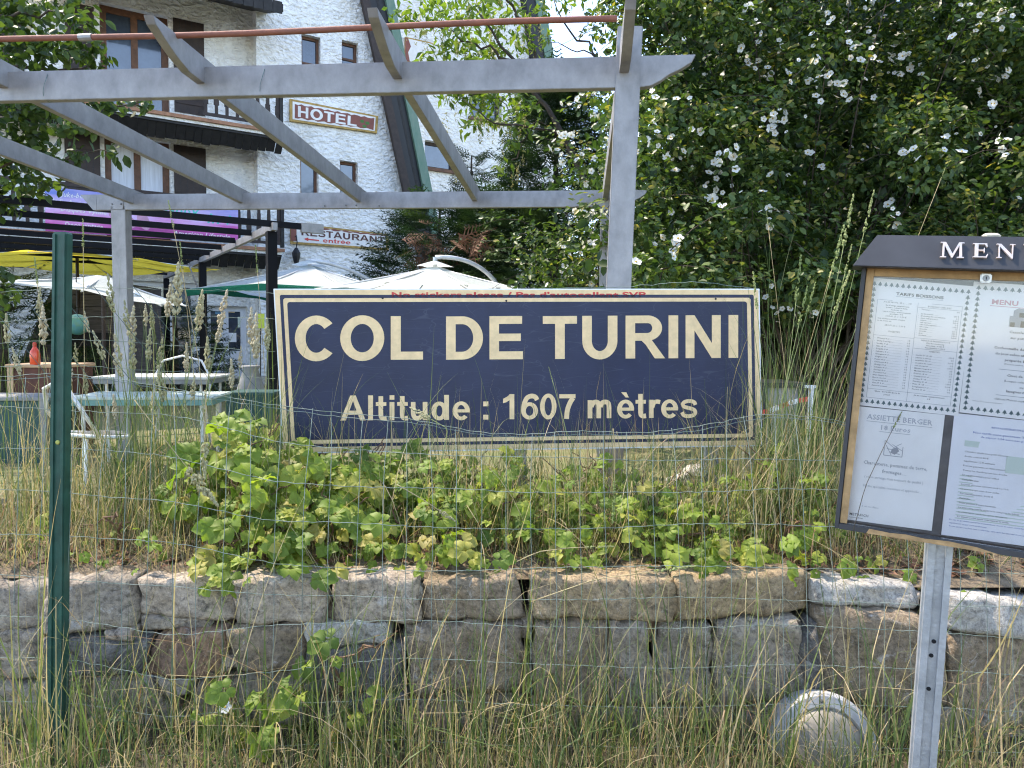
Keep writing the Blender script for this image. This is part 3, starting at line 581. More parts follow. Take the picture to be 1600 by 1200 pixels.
u0, u1, z0, z1 = -0.028, BWID+0.028, BHT-0.001, BHT+0.068
hd.add([BW(u0, z0, 0.045), BW(u1, z0, 0.045), BW(u1, z0, -0.055), BW(u0, z0, -0.055), BW(u0+0.042, z1, 0.012), BW(u1-0.042, z1, 0.012), BW(u1-0.042, z1, -0.035), BW(u0+0.042, z1, -0.035)],
       [(3, 2, 1, 0), (4, 5, 6, 7), (0, 1, 5, 4), (1, 2, 6, 5), (2, 3, 7, 6), (3, 0, 4, 7)]); hood = hd.build('hood', M_anth, mboard, bevel=0.0015)
def hoodp(px, py, off):   # point on the hood face
    a, b, c = BW(u0, z0, 0.045), BW(u1, z0, 0.045), BW(u0+0.042, z1, 0.012); P = Plane(a, np.cross(b-a, c-a)); return P, P.px(px, py, off)
def serif(letter):        # serif capitals as polygons in a unit box (x right, y up)
    if letter == 'M': return 1.0, [[(0, 0), (.26, 0), (.26, .05), (.17, .07), (.19, .78), (.48, 0), (.52, 0), (.80, .80), (.80, .07), (.70, .05), (.70, 0), (1, 0), (1, .05), (.92, .07), (.90, .93), (1, .95), (1, 1), (.78, 1), (.52, .27), (.24, 1), (.02, 1), (.02, .95), (.11, .93), (.09, .07), (0, .05)]]
    if letter == 'E': return .8, [[(0, 0), (.92, 0), (1, .26), (.95, .27), (.82, .07), (.36, .07), (.36, .48), (.68, .48), (.72, .36), (.77, .36), (.77, .68), (.72, .68), (.68, .55), (.36, .55), (.36, .93), (.78, .93), (.90, .75), (.95, .75), (.92, 1), (0, 1), (0, .95), (.13, .93), (.13, .07), (0, .05)]]
    if letter == 'N': return .9, [[(0, 0), (.28, 0), (.28, .05), (.18, .07), (.18, .80), (.82, -.03), (.88, -.03), (.90, .93), (1, .95), (1, 1), (.72, 1), (.72, .95), (.83, .93), (.83, .25), (.24, 1), (0, 1), (0, .95), (.11, .93), (.11, .07), (0, .05)]]
    return .9, [[(.14, .93), (.14, .30), (.20, .10), (.36, 0), (.62, 0), (.80, .10), (.86, .30), (.86, .93), (1, .95), (1, 1), (.68, 1), (.68, .95), (.79, .93), (.79, .30), (.72, .14), (.58, .07), (.42, .08), (.34, .18), (.32, .32), (.32, .93), (.44, .95), (.44, 1), (0, 1), (0, .95)]]
for ch, xa, xb, ya, yb in (('M', 1468, 1505.5, 404, 380), ('E', 1519, 1543, 404, 382), ('N', 1556, 1585, 405, 383), ('U', 1598, 1626, 406, 383)):
    w_, polys = serif(ch); P, _ = hoodp(xa, ya, 0)
    MB().prism([P.px(xa+(xb-xa)*a+(ya-b*(ya-yb)-ya)*-0.03, ya-b*(ya-yb)+(xb-xa)*a*0.03, 0.0015) for a, b in polys[0]], P.n*0.004).build('raised_letter', M_brass, hood)
P, c = hoodp(1470, 380, 0)
knob_c = BW(bl(1550, 370)[0], z1, -0.01); MB().lathe(knob_c, [(0.016, 0), (0.017, 0.004), (0.012, 0.008)], 14, b_up).build('cap_knob', pm('bone_plastic', (.62, .55, .42), .5), hood)
lk = bl(1540, 435); bbox_('lock', lk[0]-0.010, lk[0]+0.010, lk[1]-0.009, lk[1]+0.009, -0.0028, 0.006, M_chrome, mboard, 0.002)
lko = BW(lk[0], lk[1], 0.006); MB().lathe(lko, [(0.006, 0), (0.006, 0.002), (0.0055, 0.0025)], 16, BP.n).build('lock_barrel', M_galv, mboard)
bbox_('keyhole', lk[0]-0.0008, lk[0]+0.0008, lk[1]-0.003, lk[1]+0.003, 0.0086, 0.0092, M_black, mboard)
pw = MB(); pa = [(1447, 846), (1490, 848), (1462, 1215), (1420, 1215)]; PP = Plane(BW(0.15, 0, -0.05), b_n)
pw.prism([PP.px(x, y) for x, y in pa], -PP.n*0.03); pst = pw.build('post', M_galv, mboard, bevel=0.003)
plate('post_flange', [(1450, 848), (1462, 848), (1434, 1215), (1423, 1215)], PP, 0.0004, 0.010, M_galv, pst); plate('post_flange', [(1478, 848), (1489, 848), (1461, 1215), (1450, 1215)], PP, 0.0004, 0.010, M_galv, pst)
for hx, hy in ((1457, 1002), (1453, 1024), (1449, 1076)): MB().lathe(PP.px(hx+2, hy, 0.0), [(0.0045, 0), (0.0045, 0.0015), (0.003, 0.002)], 12, PP.n).build('bolt_hole', M_dark_hole, pst)

def sheet_thing(name, q, mat, label, off, cat='menu sheet'):
    """paper sheet in the case from four pixel corners; returns thing and mapper from sheet coords (0..210, 0..297 from top) to 3D"""
    c = [BP.px(*p, off) for p in q]; t = thing(name, c[3], label, cat)
    nx = 5; V = []; wv = rng.random()*3
    def mp(a, b, o=0.0006):
        u, v = a/210, b/297; p = (c[0]*(1-u)+c[1]*u)*(1-v)+(c[3]*(1-u)+c[2]*u)*v
        return p+BP.n*(o+0.0015*math.sin(u*4+wv)*math.sin(v*3+wv))
    mb = MB(); n = 9
    V = [mp(210*i/(n-1), 297*j/(n-1), 0) for j in range(n) for i in range(n)]; V2 = [p-BP.n*0.0004 for p in V]
    Fc = [(j*n+i, j*n+i+1, (j+1)*n+i+1, (j+1)*n+i) for j in range(n-1) for i in range(n-1)]
    mb.add(V+V2, Fc+[tuple(k+n*n for k in f[::-1]) for f in Fc]); mb.build('paper', mat, t, smooth=True); return t, mp
OFF = -0.026
s1, m1 = sheet_thing('menu_sheet', [(1361, 432), (1526, 446), (1500, 652), (1338, 634)], M_paper, 'drinks price list headed TARIFS BOISSONS with fir tree border in the menu case', OFF)
s2, m2 = sheet_thing('menu_sheet', [(1525, 438), (1722, 452), (1692, 668), (1502, 646)], M_paper, 'menu sheet with pink heading MENU at the top right of the case', OFF-0.0015)
s3, m3 = sheet_thing('menu_sheet', [(1339, 636), (1479, 650), (1458, 834), (1319, 815)], M_paper, 'crumpled faded sheet reading ASSIETTE BERGER at the lower left of the case', OFF)
s4, m4 = sheet_thing('menu_sheet', [(1494, 647), (1690, 668), (1660, 866), (1473, 840)], M_paper_b, 'bluish printed notice with small text at the lower right of the case', OFF)
def firs(mp, parent):
    mb = MB(); tri = [(-4.8, 0), (-1.2, 0), (-1.2, 2), (1.2, 2), (1.2, 0), (4.8, 0), (2.2, -3.4), (3.1, -3.4), (0, -8.6), (-3.1, -3.4), (-2.2, -3.4)]
    def one(x, y): mb.add([mp(x+a, y+b) for a, b in tri], [tuple(range(len(tri)))])
    for x in np.linspace(10, 200, 17): one(x, 16); one(x, 288)
    for y in np.linspace(29, 276, 21): one(10, y); one(200, y)
    mb.build('fir_border', M_fir_ink, parent)
firs(m1, s1); firs(m2, s2)
def rules(mp, parent, segs, mat, t=0.35, name='ruled_lines'):
    mb = MB()
    for x0, y0, x1, y1 in segs:
        if abs(x1-x0) > abs(y1-y0): c = [(x0, y0-t), (x1, y1-t), (x1, y1+t), (x0, y0+t)]
        else: c = [(x0-t, y0), (x0+t, y0), (x1+t, y1), (x1-t, y1)]
        mb.add([mp(*p) for p in c], [(0, 1, 2, 3)])
    mb.build(name, mat, parent)
t1 = MB(); text_on(t1, m1, 'TARIFS BOISSONS', 105, 35, 6.2, 96, 2, 0, 'c'); t1.build('heading', M_ink, s1)
rules(m1, s1, [(57, 38, 153, 38), (20, 48, 192, 48), (20, 48, 20, 276), (192, 48, 192, 276), (20, 276, 192, 276), (104, 48, 104, 276), (20, 255, 192, 255), (104, 128, 192, 128), (104, 152, 192, 152), (20, 130, 104, 130), (104, 58, 192, 58)], M_ink_pale)
t1 = MB(); T = lambda s, x, y, h=3.0, w=0, al='l', wd=None: text_on(t1, m1, s, x, y, h, wd, w, 0, al)
T('JUS DE FRUITS : 25 cl : .... 3 €', 62, 54, 3.2, 0, 'c'); T('SODAS 25 cl : 2,50 €', 62, 86, 3.4, 0, 'c'); T('SIROPS 25 cl : 2,00 €', 62, 107, 3.4, 0, 'c'); T('DIGESTIFS', 62, 121, 3.6, 0, 'c')
for i, s in enumerate(('• Jus d\'orange, pamplemousse,', 'pomme, cocktail de fruits,', 'framboise, etc.', '• Jus de tomate + assaisonnements', 'spécifiques : 4 €')): T(s, 62, 61+i*4.8, 2.8, 3, 'c')
T('Cola, schweppes, perrier, orangina,', 24, 92, 2.7, 3); T('ice tea, tonics, etc.', 24, 97, 2.7, 3)
for i, s in enumerate(('Whisky 4 cl', 'Whisky 12 ans d\'âge ou', 'Vodka 4 cl', 'Gin 4 cl', 'Tequila 4 cl', 'Calvados 4 cl', 'Armagnac 4 cl', 'Cognac 4 cl', 'Poire 4 cl', 'Chartreuse 4 cl', 'Grappa 4 cl', 'Calvados 4 cl', 'Génépi 4 cl', 'Verveine 4 cl', 'Rhum Havane 4 cl', 'Eau de vie 4 cl', 'Genepi des alpes 2 cl', 'Get 27 4 cl', 'Autres sur demande')):
    T('•', 23, 138+i*6.1, 2.6); T(s+' .......................', 28, 138+i*6.1, 2.7, 3, 'l', 54); T(random.choice(('5 €', '6 €', '7 €')), 97, 138+i*6.1, 2.7, 3, 'r')
T('BOISSONS CHAUDES', 148, 56, 3.4, 0, 'c'); T('BIERE A LA PRESSION 3,50 €', 148, 134, 3.2, 0, 'c'); T('Fûts Kronenbourg', 148, 139.5, 3.3, 0, 'c'); T('Avec sirop : + 0,50 €', 148, 144.6, 2.8, 3, 'c'); T('Avec limonade + 0,50 €', 148, 149.6, 2.8, 3, 'c'); T('APERITIFS', 148, 158, 3.4, 0, 'c')
for i, s in enumerate(('Thé nature', '', 'Jus du moment', '(Darjeeling, thé vert, earl grey,', 'citron, lady grey etc.)', 'infusion', 'café expresso', 'café double expresso', 'café crème', 'capuccino', 'chocolat', 'grog', 'vin chaud')):
    if s: T('•', 107, 63.5+i*4.9, 2.6); T(s+(' ............' if len(s) < 22 else ''), 112, 63.5+i*4.9, 2.7, 3); T(random.choice(('3 €', '2,80 €', '3,50 €')), 188, 63.5+i*4.9, 2.7, 3, 'r')
for i, s in enumerate(('pastis 51 (2 cl)', 'pastis + sirop', 'martini 12 cl', 'un vitre de rosé', 'un ricard', 'Martini rouge 8 cl', 'Martini blanc 5 cl', 'Porto 8 cl', 'Campari 5 cl', 'Suze 5 cl', 'Pineau 5 cl', 'Kir 5 cl', 'Longuedoc 5 cl', 'Picon 5 cl')):
    T('•', 107, 168+i*6.1, 2.6); T(s+' ...............', 112, 168+i*6.1, 2.7, 3, 'l', 52); T(random.choice(('3 €', '4 €', '3,50 €')), 188, 168+i*6.1, 2.7, 3, 'r')
T('Glaces : de 3 à 4,50 (boîte de', 62, 261, 3.0, 3, 'c'); T('poster)', 62, 267, 3.0, 3, 'c'); T('Jus de tomates + assaisonnements', 148, 261, 3.0, 3, 'c'); T('4 €', 148, 267, 3.0, 3, 'c')
t1.build('small_print', M_ink, s1)
t2 = MB(); text_on(t2, m2, 'MENU', 36, 47, 10, 46, 2); text_on(t2, m2, '24 euros', 92, 47, 10, 66, 2); t2.build('heading', M_ink_pink, s2); rules(m2, s2, [(33, 51, 160, 51)], M_ink_pink, 0.6)
mb = MB(); hp = [(70, 94), (70, 70), (76, 70), (76, 58), (84, 52), (112, 56), (118, 50), (140, 62), (140, 94)]; mb.add([m2(*p) for p in hp], [tuple(range(len(hp)))]); mb.build('chalet_picture', M_ink_pale, s2)
mb = MB()
for x0, y0, x1, y1 in ((72, 84, 80, 94), (86, 62, 96, 72), (90, 80, 104, 94), (110, 64, 122, 76), (126, 80, 136, 94)): mb.add([m2(*p, 0.0011) for p in ((x0, y0), (x1, y0), (x1, y1), (x0, y1))], [(0, 1, 2, 3)])
mb.build('picture_shading', M_ink, s2)
t2 = MB()
for y, s, h, wt in ((108, 'Cassolette de cèpes', 5.4, 3), (121, 'sur petits légumes', 5.4, 3), (133, 'ou', 4.6, 3), (145, 'Cochonnaille de montagne ou plat', 5.4, 3), (158, 'du jour selon arrivage .... terrine', 5.4, 3), (171, 'préparée à l\'ancienne', 5.4, 3), (179, '(Terrines, jambon cru, jambon blanc)', 3.2, 0), (205, 'Civet de sanglier', 5.4, 3), (217, '(Longue cuisson au vin)', 4.6, 0), (229, 'ou', 4.6, 3), (240, 'lasagnes maison', 5.4, 3), (259, 'clafouti Maison myrtilles ou tarte', 4.6, 0)): text_on(t2, m2, s, 105, y, h, None, wt, 0, 'c')
text_on(t2, m2, 'Prix net TTC servis et en grammes', 22, 268, 2.6, None, 0); t2.build('small_print', M_ink, s2); rules(m2, s2, [(62, 190, 148, 190), (62, 248, 148, 248)], M_ink_pale, 0.5)
t3 = MB(); text_on(t3, m3, 'ASSIETTE BERGER', 106, 30, 13, 156, 3, 0, 'c'); text_on(t3, m3, '18 Euros', 100, 54, 12, 70, 3, 0, 'c'); t3.build('heading', pm('very_faded_ink', (.50, .51, .54), .8), s3); rules(m3, s3, [(28, 35, 184, 35), (62, 59, 136, 59)], M_ink_pale, 0.5)
t3 = MB()
for y, s, h, wd in ((146, 'Charcuterie, pommes de terre,', 9, 152), (164, 'fromages…', 9, 58), (181, '( selon arrivage mais toujours de qualité )', 6.5, 140), (205, 'Notre spécialité reconnue et appréciée…', 6.5, 140)): text_on(t3, m3, s, 108, y, h, wd, 3 if h > 7 else 0, 0, 'c')
text_on(t3, m3, '...... bœufs des Alpes', 30, 258, 4.4, 50, 0); t3.build('small_print', M_ink_pale, s3)
rules(m3, s3, [(78, 80, 78, 118), (78, 118, 122, 118), (122, 118, 122, 92), (78, 80, 100, 96), (100, 96, 118, 84), (84, 100, 108, 104), (92, 108, 116, 112), (96, 88, 120, 102), (82, 92, 96, 116)], M_ink_pale, 0.8, 'drawing')
mb = MB(); mb.add([m3(*p) for p in ((96, 100), (108, 94), (114, 104), (104, 114), (94, 110))], [(0, 1, 2, 3, 4)]); mb.build('drawing_shading', M_ink_pale, s3)
mb = MB(); text_on(mb, m3, 'METAFICH', 12, 284, 6.5, 46, 3); text_on(mb, m3, 'le panneau d\'affichage', 12, 290, 2.6, 34, 3); mb.build('maker_lettering', M_ink, s3)
t4 = MB(); text_on(t4, m4, 'INFOS ACCESSIBLES SUR LE TERRITOIRE', 110, 27, 4.2, 84, 3, 0, 'c'); text_on(t4, m4, 'Nos tarifs sont généraux T.T.C., ceux-ci taxe', 112, 43, 4.4, 150, 3, 0, 'c'); text_on(t4, m4, 'de séjour 1,24 euro par personne et par nuit', 116, 52, 4.4, 130, 3, 0, 'c'); t4.build('heading', M_ink_blue, s4)
mb = MB(); mb.add([m4(*p) for p in ((24, 62), (196, 62), (196, 76), (24, 76))], [(0, 1, 2, 3)]); mb.add([m4(*p) for p in ((100, 88), (196, 88), (196, 128), (100, 128))], [(0, 1, 2, 3)])
for k in range(14): mb.add([m4(*p) for p in ((22, 146+k*8.0), (196, 146+k*8.0), (196, 148.5+k*8.0), (22, 148.5+k*8.0))], [(0, 1, 2, 3)])
mb.build('shaded_boxes', M_pale_green_ink, s4)
t4 = MB(); m4b = lambda a, b: m4(a, b, 0.001)
for k, s in enumerate(('Chambre simple avec petit déjeuner', 'double confort 80 €', 'supplément 12 € animaux', 'Prix par personne en demi pension', 'Toutes les chambres ont une douche', 'Lit supplémentaire pour enfant', 'Compléments', 'Le petit déjeuner est servi de 8 h à 10 h', 'La soirée étape avec dîner inclus', 'Par stationnement : 10,00 €', 'Formules', 'Demi pension 3 nuits minimum', 'Le prix comprend le repas et la nuit pour les hôtes', 'La réservation est ferme après versement', 'Le départ se fait avant onze heures le matin')): text_on(t4, m4b, s, 26, 90+k*11.3, 3.6, None, 3 if s in ('Compléments', 'Formules') else 0)
for k, s in enumerate(('Saison', 'été hiver', '65 à 70 €', '80 €')): text_on(t4, m4b, s, 148, 84+k*13, 4, None, 3 if k < 1 else 0, 0, 'c')
t4.build('small_print', M_ink, s4)
t4 = MB()
for k, s in enumerate(('En cas de problème pour les réservations, merci de nous contacter', 'rapidement et par écrit seulement.', 'Toute arrivée tardive sera confirmée, sans quoi la réservation est annulée')): text_on(t4, m4b, s, 12, 258+k*8, 3.4, None, 0)
t4.build('foot_note', M_ink_blue, s4)
# ------------------------------------------------------------------ aluminium pergola
M_rust = pm('rusty_rod', (0.27, 0.10, 0.065), 0.8, scale=12, col2=(0.18, 0.075, 0.055), bump=0.3)
M_tie = pm('green_tie_wire', (0.06, 0.15, 0.14), 0.5)
PG = Frame(at(975, 300, 3.3)*np.array([1, 1, 0]), R(-5.3)); FW = -2.45
perg = thing('pergola', PG.P(0, 0, tz(3.3)), 'weathered grey aluminium pergola with curved rafter tails above the navy sign', 'pergola')
zt = PG.uz(700, 93)[1]; zb = PG.uz(700, 141)[1]; ul = PG.uz(-260, 100)[0]
def prof_beam(name, w, px_tail, z0, z1, ul, ur, thick=0.045):
    # long beam with an ogee cut tail at its right end (u,z profile)
    L = px_tail; h = z1-z0; pr = [(ul, z1), (ur, z1), (ur-L*.08, z1-h*.25), (ur-L*.30, z1-h*.48), (ur-L*.48, z1-h*.62), (ur-L*.62, z1-h*.80), (ur-L*.80, z1-h*.96), (ur-L, z0), (ul, z0)]
    return MB().prism([PG.P(u, w, z) for u, z in pr], -PG.n*thick).build(name, M_alu, perg, bevel=0.002)
ur = PG.uz(1088, 85)[0]; prof_beam('beam', -0.012, 0.24, zb, zt, ul, ur)
zft = PG.uz(600, 300, FW)[1]; zfb = PG.uz(600, 325, FW)[1]; fur = PG.uz(1012, 300, FW)[0]; ful = PG.uz(150, 300, FW)[0]
prof_beam('beam', FW, 0.2, zfb, zft, ful+0.0, fur); 
mb = MB(); mb.prism([PG.P(u, FW+.0005, z) for u, z in ((ful-.14, zft), (ful, zft), (ful, zfb), (ful-.03, zfb))], -PG.n*0.045); mb.build('beam_tail', M_alu, perg)
def post(xt, yt, xb, yb, w, wd, z_top, d=0.09, px_w=None):
    a = PG.uz(xt, yt, w); b = PG.uz(xb, yb, w); s = (a[0]-b[0])/(a[1]-b[1]); z0 = tz(3.4-w)-0.05
    A = PG.P(b[0]+s*(z0-b[1]), w-d/2, z0); B = PG.P(a[0], w-d/2, a[1]); return MB().bar(A, B, wd, d, up=PG.n).build('post', M_alu, perg, bevel=0.003)
post(985, 40, 967, 450, 0.0, 0.108, 0); post(184, 322, 192, 640, FW, 0.125, 0); post(950, 322, 948, 440, FW, 0.11, 0)
post(-330, 110, -300, 640, 0.0, 0.108, 0)
mb = MB()
for w in (FW+.002,): 
    for x in (184,): u, z = PG.uz(x, 312, w); mb.fbox(PG, u-.045, u+.045, w, w+.004, zfb+.005, zft-.005)
mb.build('bracket_plate', M_alu, perg)
for x, y in ((176, 319), (190, 319), (508, 322), (541, 321), (557, 321), (593, 322)):
    u, z = PG.uz(x, y, FW); MB().lathe(PG.P(u, FW+.006, z), [(0.006, 0), (0.006, .004), (.003, .006)], 8, PG.n).build('bolt', M_dark_board, perg)
def rafter(xf, yf, tail=True, thick=0.042, h=0.112):
    u, _ = PG.uz(xf, yf, FW); z0n = zt-0.075; z0f = zft-0.075
    def pt(w, z): k = w/FW; return PG.P(u, w, z+(z0f-z0n)*k+z0n)
    w1 = 0.40 if tail else 0.02
    pr = [(FW-0.16, h), (w1, h*1.06), (w1-.02, h*.80), (w1-.11, h*.45), (w1-.18, h*.22), (w1-.28, 0), (FW-.02, 0)]
    p = [pt(w, z)-PG.u*thick/2 for w, z in pr]; return MB().prism(p, PG.u*thick).build('rafter', M_alu, perg, bevel=0.0015)
for x in (-60, 205, 375, 560, 742, 946): rafter(x, 300)
a, b = PG.P(PG.uz(-260, 70, .22)[0], .22, PG.uz(-260, 72, .22)[1]), PG.P(PG.uz(964, 30, .22)[0], .22, PG.uz(964, 30, .22)[1])
n = 30; pts = [a*(1-t)+b*t+np.array([0, 0, 0.006*math.sin(t*9)]) for t in np.linspace(0, 1, n)]; MB().tube(pts, 0.0125, 10).build('rusty_rod', M_rust, perg, smooth=True)
MB().lathe(pts[10], [(0.016, -.03), (0.017, 0), (0.016, .03)], 10, b-a).build('rod_coupling', M_alu, perg)
for x in (68, 408):
    u, _ = PG.uz(x, 120); lp = []
    for k in range(17):
        t = 2*math.pi*k/16; lp.append(PG.P(u+0.012*math.sin(t*2), -0.035+0.032*math.cos(t), (zt+zb)/2+((zt-zb)/2+0.004)*math.sin(t)))
    MB().tube(lp, 0.0012, 4).build('tie_wire', M_tie, perg)

# ------------------------------------------------------------------ hotel building
HF = Frame(at(405, 500, 17.0)*np.array([1, 1, 0]), R(32.6))
def stucco():
    m = bpy.data.materials.new('white_roughcast'); m.use_nodes = True; N = m.node_tree.nodes; L = m.node_tree.links; b = N['Principled BSDF']; b.inputs['Roughness'].default_value = .9
    tc = N.new('ShaderNodeTexCoord'); mp = N.new('ShaderNodeMapping'); mp.inputs['Rotation'].default_value = (0, R(20), R(32)); mp.inputs['Scale'].default_value = (1.0, 1.0, 1.5); L.new(tc.outputs['Object'], mp.inputs[0])
    w = N.new('ShaderNodeTexNoise'); w.inputs['Scale'].default_value = 5.0; w.inputs['Detail'].default_value = 5; w.inputs['Distortion'].default_value = 2.2; L.new(mp.outputs[0], w.inputs['Vector'])
    v = N.new('ShaderNodeTexVoronoi'); v.feature = 'SMOOTH_F1'; v.inputs['Scale'].default_value = 8.0; v.inputs['Smoothness'].default_value = .35; L.new(mp.outputs[0], v.inputs['Vector'])
    ad = N.new('ShaderNodeMath'); ad.operation = 'MULTIPLY_ADD'; ad.inputs[1].default_value = 1.5; L.new(w.outputs[0], ad.inputs[0]); L.new(v.outputs[0], ad.inputs[2])
    bp = N.new('ShaderNodeBump'); bp.inputs['Strength'].default_value = 1.0; bp.inputs['Distance'].default_value = 0.05; L.new(ad.outputs[0], bp.inputs['Height']); L.new(bp.outputs[0], b.inputs['Normal'])
    mq = N.new('ShaderNodeMapping'); mq.inputs['Scale'].default_value = (1.6, 1.6, .45); L.new(tc.outputs['Object'], mq.inputs[0]); n2 = N.new('ShaderNodeTexNoise'); n2.inputs['Scale'].default_value = .9; n2.inputs['Detail'].default_value = 9; n2.inputs['Roughness'].default_value = .7; L.new(mq.outputs[0], n2.inputs['Vector'])
    cr = N.new('ShaderNodeValToRGB'); cr.color_ramp.elements[0].color = (.70, .685, .65, 1); cr.color_ramp.elements[1].color = (.80, .80, .80, 1); cr.color_ramp.elements[0].position = .3; cr.color_ramp.elements[1].position = .55
    L.new(n2.outputs[0], cr.inputs[0]); L.new(cr.outputs[0], b.inputs['Base Color']); return m
M_stucco = stucco()
M_brown = pm('brown_joinery', (0.13, 0.055, 0.028), 0.55, scale=8, var=.3)
M_shut = pm('dark_brown_shutter', (0.034, 0.021, 0.018), 0.6, scale=8, var=.3)
M_shing = pm('black_shingle', (0.018, 0.017, 0.018), 0.65, scale=10, var=.4)
M_pane = pm('window_pane', (0.055, 0.075, 0.11), 0.05, spec=1.0, var=.4, scale=1.2, coat=1.0)  # bluish base colour stands in for the reflected sky
M_curt = pm('white_curtain', (0.62, 0.66, 0.74), 0.8, scale=3, streak=(12, 12, .5), var=.12)
M_greenm = pm('green_roof_edge', (0.07, 0.16, 0.115), 0.5, scale=5, col2=(0.14, 0.20, 0.16), streak=(2, 2, .6))
M_tile = pm('terracotta_edge', (0.34, 0.17, 0.10), 0.8, var=.25, scale=10)
M_upvc = pm('white_door_frame', (0.66, 0.67, 0.70), 0.4, var=.05)
hotel = thing('hotel_building', HF.P(0, 0, tz(16)), 'white roughcast hotel with brown shutters, balconies and steep dark gable boards', 'building')
def wall_holes(name, w, us, zs, holes, mat, depth=0.22):
    """front face of a wall at offset w with real openings and reveals"""
    U = sorted({us[0], us[1], *[h[0] for h in holes], *[h[1] for h in holes]}); Z = sorted({zs[0], zs[1], *[h[2] for h in holes], *[h[3] for h in holes]}); mb = MB()
    for a, b in zip(U[:-1], U[1:]):
        for c, d in zip(Z[:-1], Z[1:]):
            if any(h[0] <= a+1e-6 and b <= h[1]+1e-6 and h[2] <= c+1e-6 and d <= h[3]+1e-6 for h in holes): continue
            mb.add([HF.P(a, w, c), HF.P(b, w, c), HF.P(b, w, d), HF.P(a, w, d)], [(0, 1, 2, 3)])
    for u0, u1, z0, z1 in holes:
        c = [(u0, z0), (u1, z0), (u1, z1), (u0, z1)]
        for i in range(4):
            p, q = c[i], c[(i+1) % 4]; mb.add([HF.P(p[0], w, p[1]), HF.P(q[0], w, q[1]), HF.P(q[0], w-depth, q[1]), HF.P(p[0], w-depth, p[1])], [(0, 1, 2, 3)])
    return mb.build(name, mat, hotel)
def prect(x0, y0, x1, y1, w):     # true rectangle on the facade from pixel corners
    u0, z1 = HF.uz(x0, y0, w); u1, z0 = HF.uz(x1, y1, w); return (u0, u1, z0, z1)
WL = -0.35
upd = prect(155, 10, 266, 190, WL); lod = prect(163, 218, 268, 375, WL); door = prect(322, 470, 388, 600, WL)
upd = (upd[0], upd[1], HF.uz(210, 190, WL)[1], HF.uz(210, 14, WL)[1]); lod = (lod[0], lod[1], HF.uz(215, 372, WL)[1], HF.uz(215, 216, WL)[1])
zgr = tz(17)-.1; ztop = HF.uz(300, -330)[1]; uleft = HF.uz(-420, 300)[0]
door = (door[0], door[1], tz(17)+.12, HF.uz(355, 478, WL)[1]); shop = (HF.uz(180, 500, WL)[0], HF.uz(308, 500, WL)[0], tz(17)+.1, HF.uz(250, 440, WL)[1])
wall_holes('wall', WL, (uleft, 0.0), (zgr, ztop), [upd, lod, door, shop], M_stucco)
MB().add([HF.P(0, WL, zgr), HF.P(0, 0, zgr), HF.P(0, 0, ztop), HF.P(0, WL, ztop)], [(0, 1, 2, 3)]).build('wall_return', M_stucco, hotel)
wins = [prect(471, 52, 501, 118, 0), prect(534, 62, 560, 118, 0), prect(469, 243, 498, 318, 0), prect(531, 250, 559, 318, 0)]
uR = HF.uz(566, 100)[0]; wall_holes('wall', 0.0, (0.0, uR), (zgr, ztop), wins, M_stucco, .3)
g1, g2 = HF.uz(648, 330), HF.uz(560, -120); sl_ = (g1[0]-g2[0])/(g1[1]-g2[1])   # gable slope du/dz
def gu(z): return g1[0]+sl_*(z-g1[1])
zx = g1[1]+(uR-g1[0])/sl_
MB().add([HF.P(uR, 0, zgr), HF.P(gu(zgr), 0, zgr), HF.P(uR, 0, zx)], [(0, 1, 2)]).build('wall', M_stucco, hotel)
def window(r, w, d=0.16, fm=M_brown, bars=1, glaz=M_pane, th=0.07, cross=0):
    u0, u1, z0, z1 = r; f = MB(); w0, w1 = w-d-.06, w-d
    f.fbox(HF, u0, u0+th, w0, w1, z0, z1); f.fbox(HF, u1-th, u1, w0, w1, z0, z1); f.fbox(HF, u0+th, u1-th, w0, w1-.002, z1-th, z1); f.fbox(HF, u0+th, u1-th, w0, w1-.002, z0, z0+th)
    for k in range(bars): c = u0+(u1-u0)*(k+1)/(bars+1); f.fbox(HF, c-th*.5, c+th*.5, w0, w1-.003, z0+th, z1-th)
    if cross: c = z0+(z1-z0)*cross; f.fbox(HF, u0+th, u1-th, w0, w1-.006, c-th*.4, c+th*.4)
    o = f.build('window_frame', fm, hotel); g = MB(); g.fbox(HF, u0+.01, u1-.01, w-d-.05, w-d-.04, z0+.01, z1-.01); g.build('pane', glaz, o); return o
window(upd, WL, bars=1, th=.13); window(lod, WL, bars=1, th=.13, glaz=M_curt)
for r, cr_ in zip(wins, (.3, .5, 0, 0)): window(r, 0, d=.14, bars=0, th=.06, cross=cr_)
window(door, WL, fm=M_upvc, bars=1, th=.12); window(shop, WL, fm=M_upvc, bars=2, th=.10)
u0, u1, z0, z1 = door; pb = MB(); pb.fbox(HF, u0+.13, (u0+u1)/2-.07, WL-.22, WL-.165, z0+.13, z0+.62); pb.build('door_panel', M_upvc, hotel); pb = MB(); pb.fbox(HF, (u0+u1)/2+.07, u1-.13, WL-.22, WL-.165, z0+.13, z0+.62); pb.build('door_panel', M_upvc, hotel)
for k in range(7):
    a = u0+.2+(k % 4)*.24+rng.random()*.05; c = z0+.8+.32*(k//2)+rng.random()*.08; pb = MB(); pb.fbox(HF, a, a+.16+.08*rng.random(), WL-.205, WL-.198, c, c+.2+.08*rng.random()); pb.build('door_poster', [M_paper, M_paper_b, M_pale_green_ink, M_paper, pm('blue_poster', (.12, .28, .42), .6), M_cream, M_paper][k], hotel)
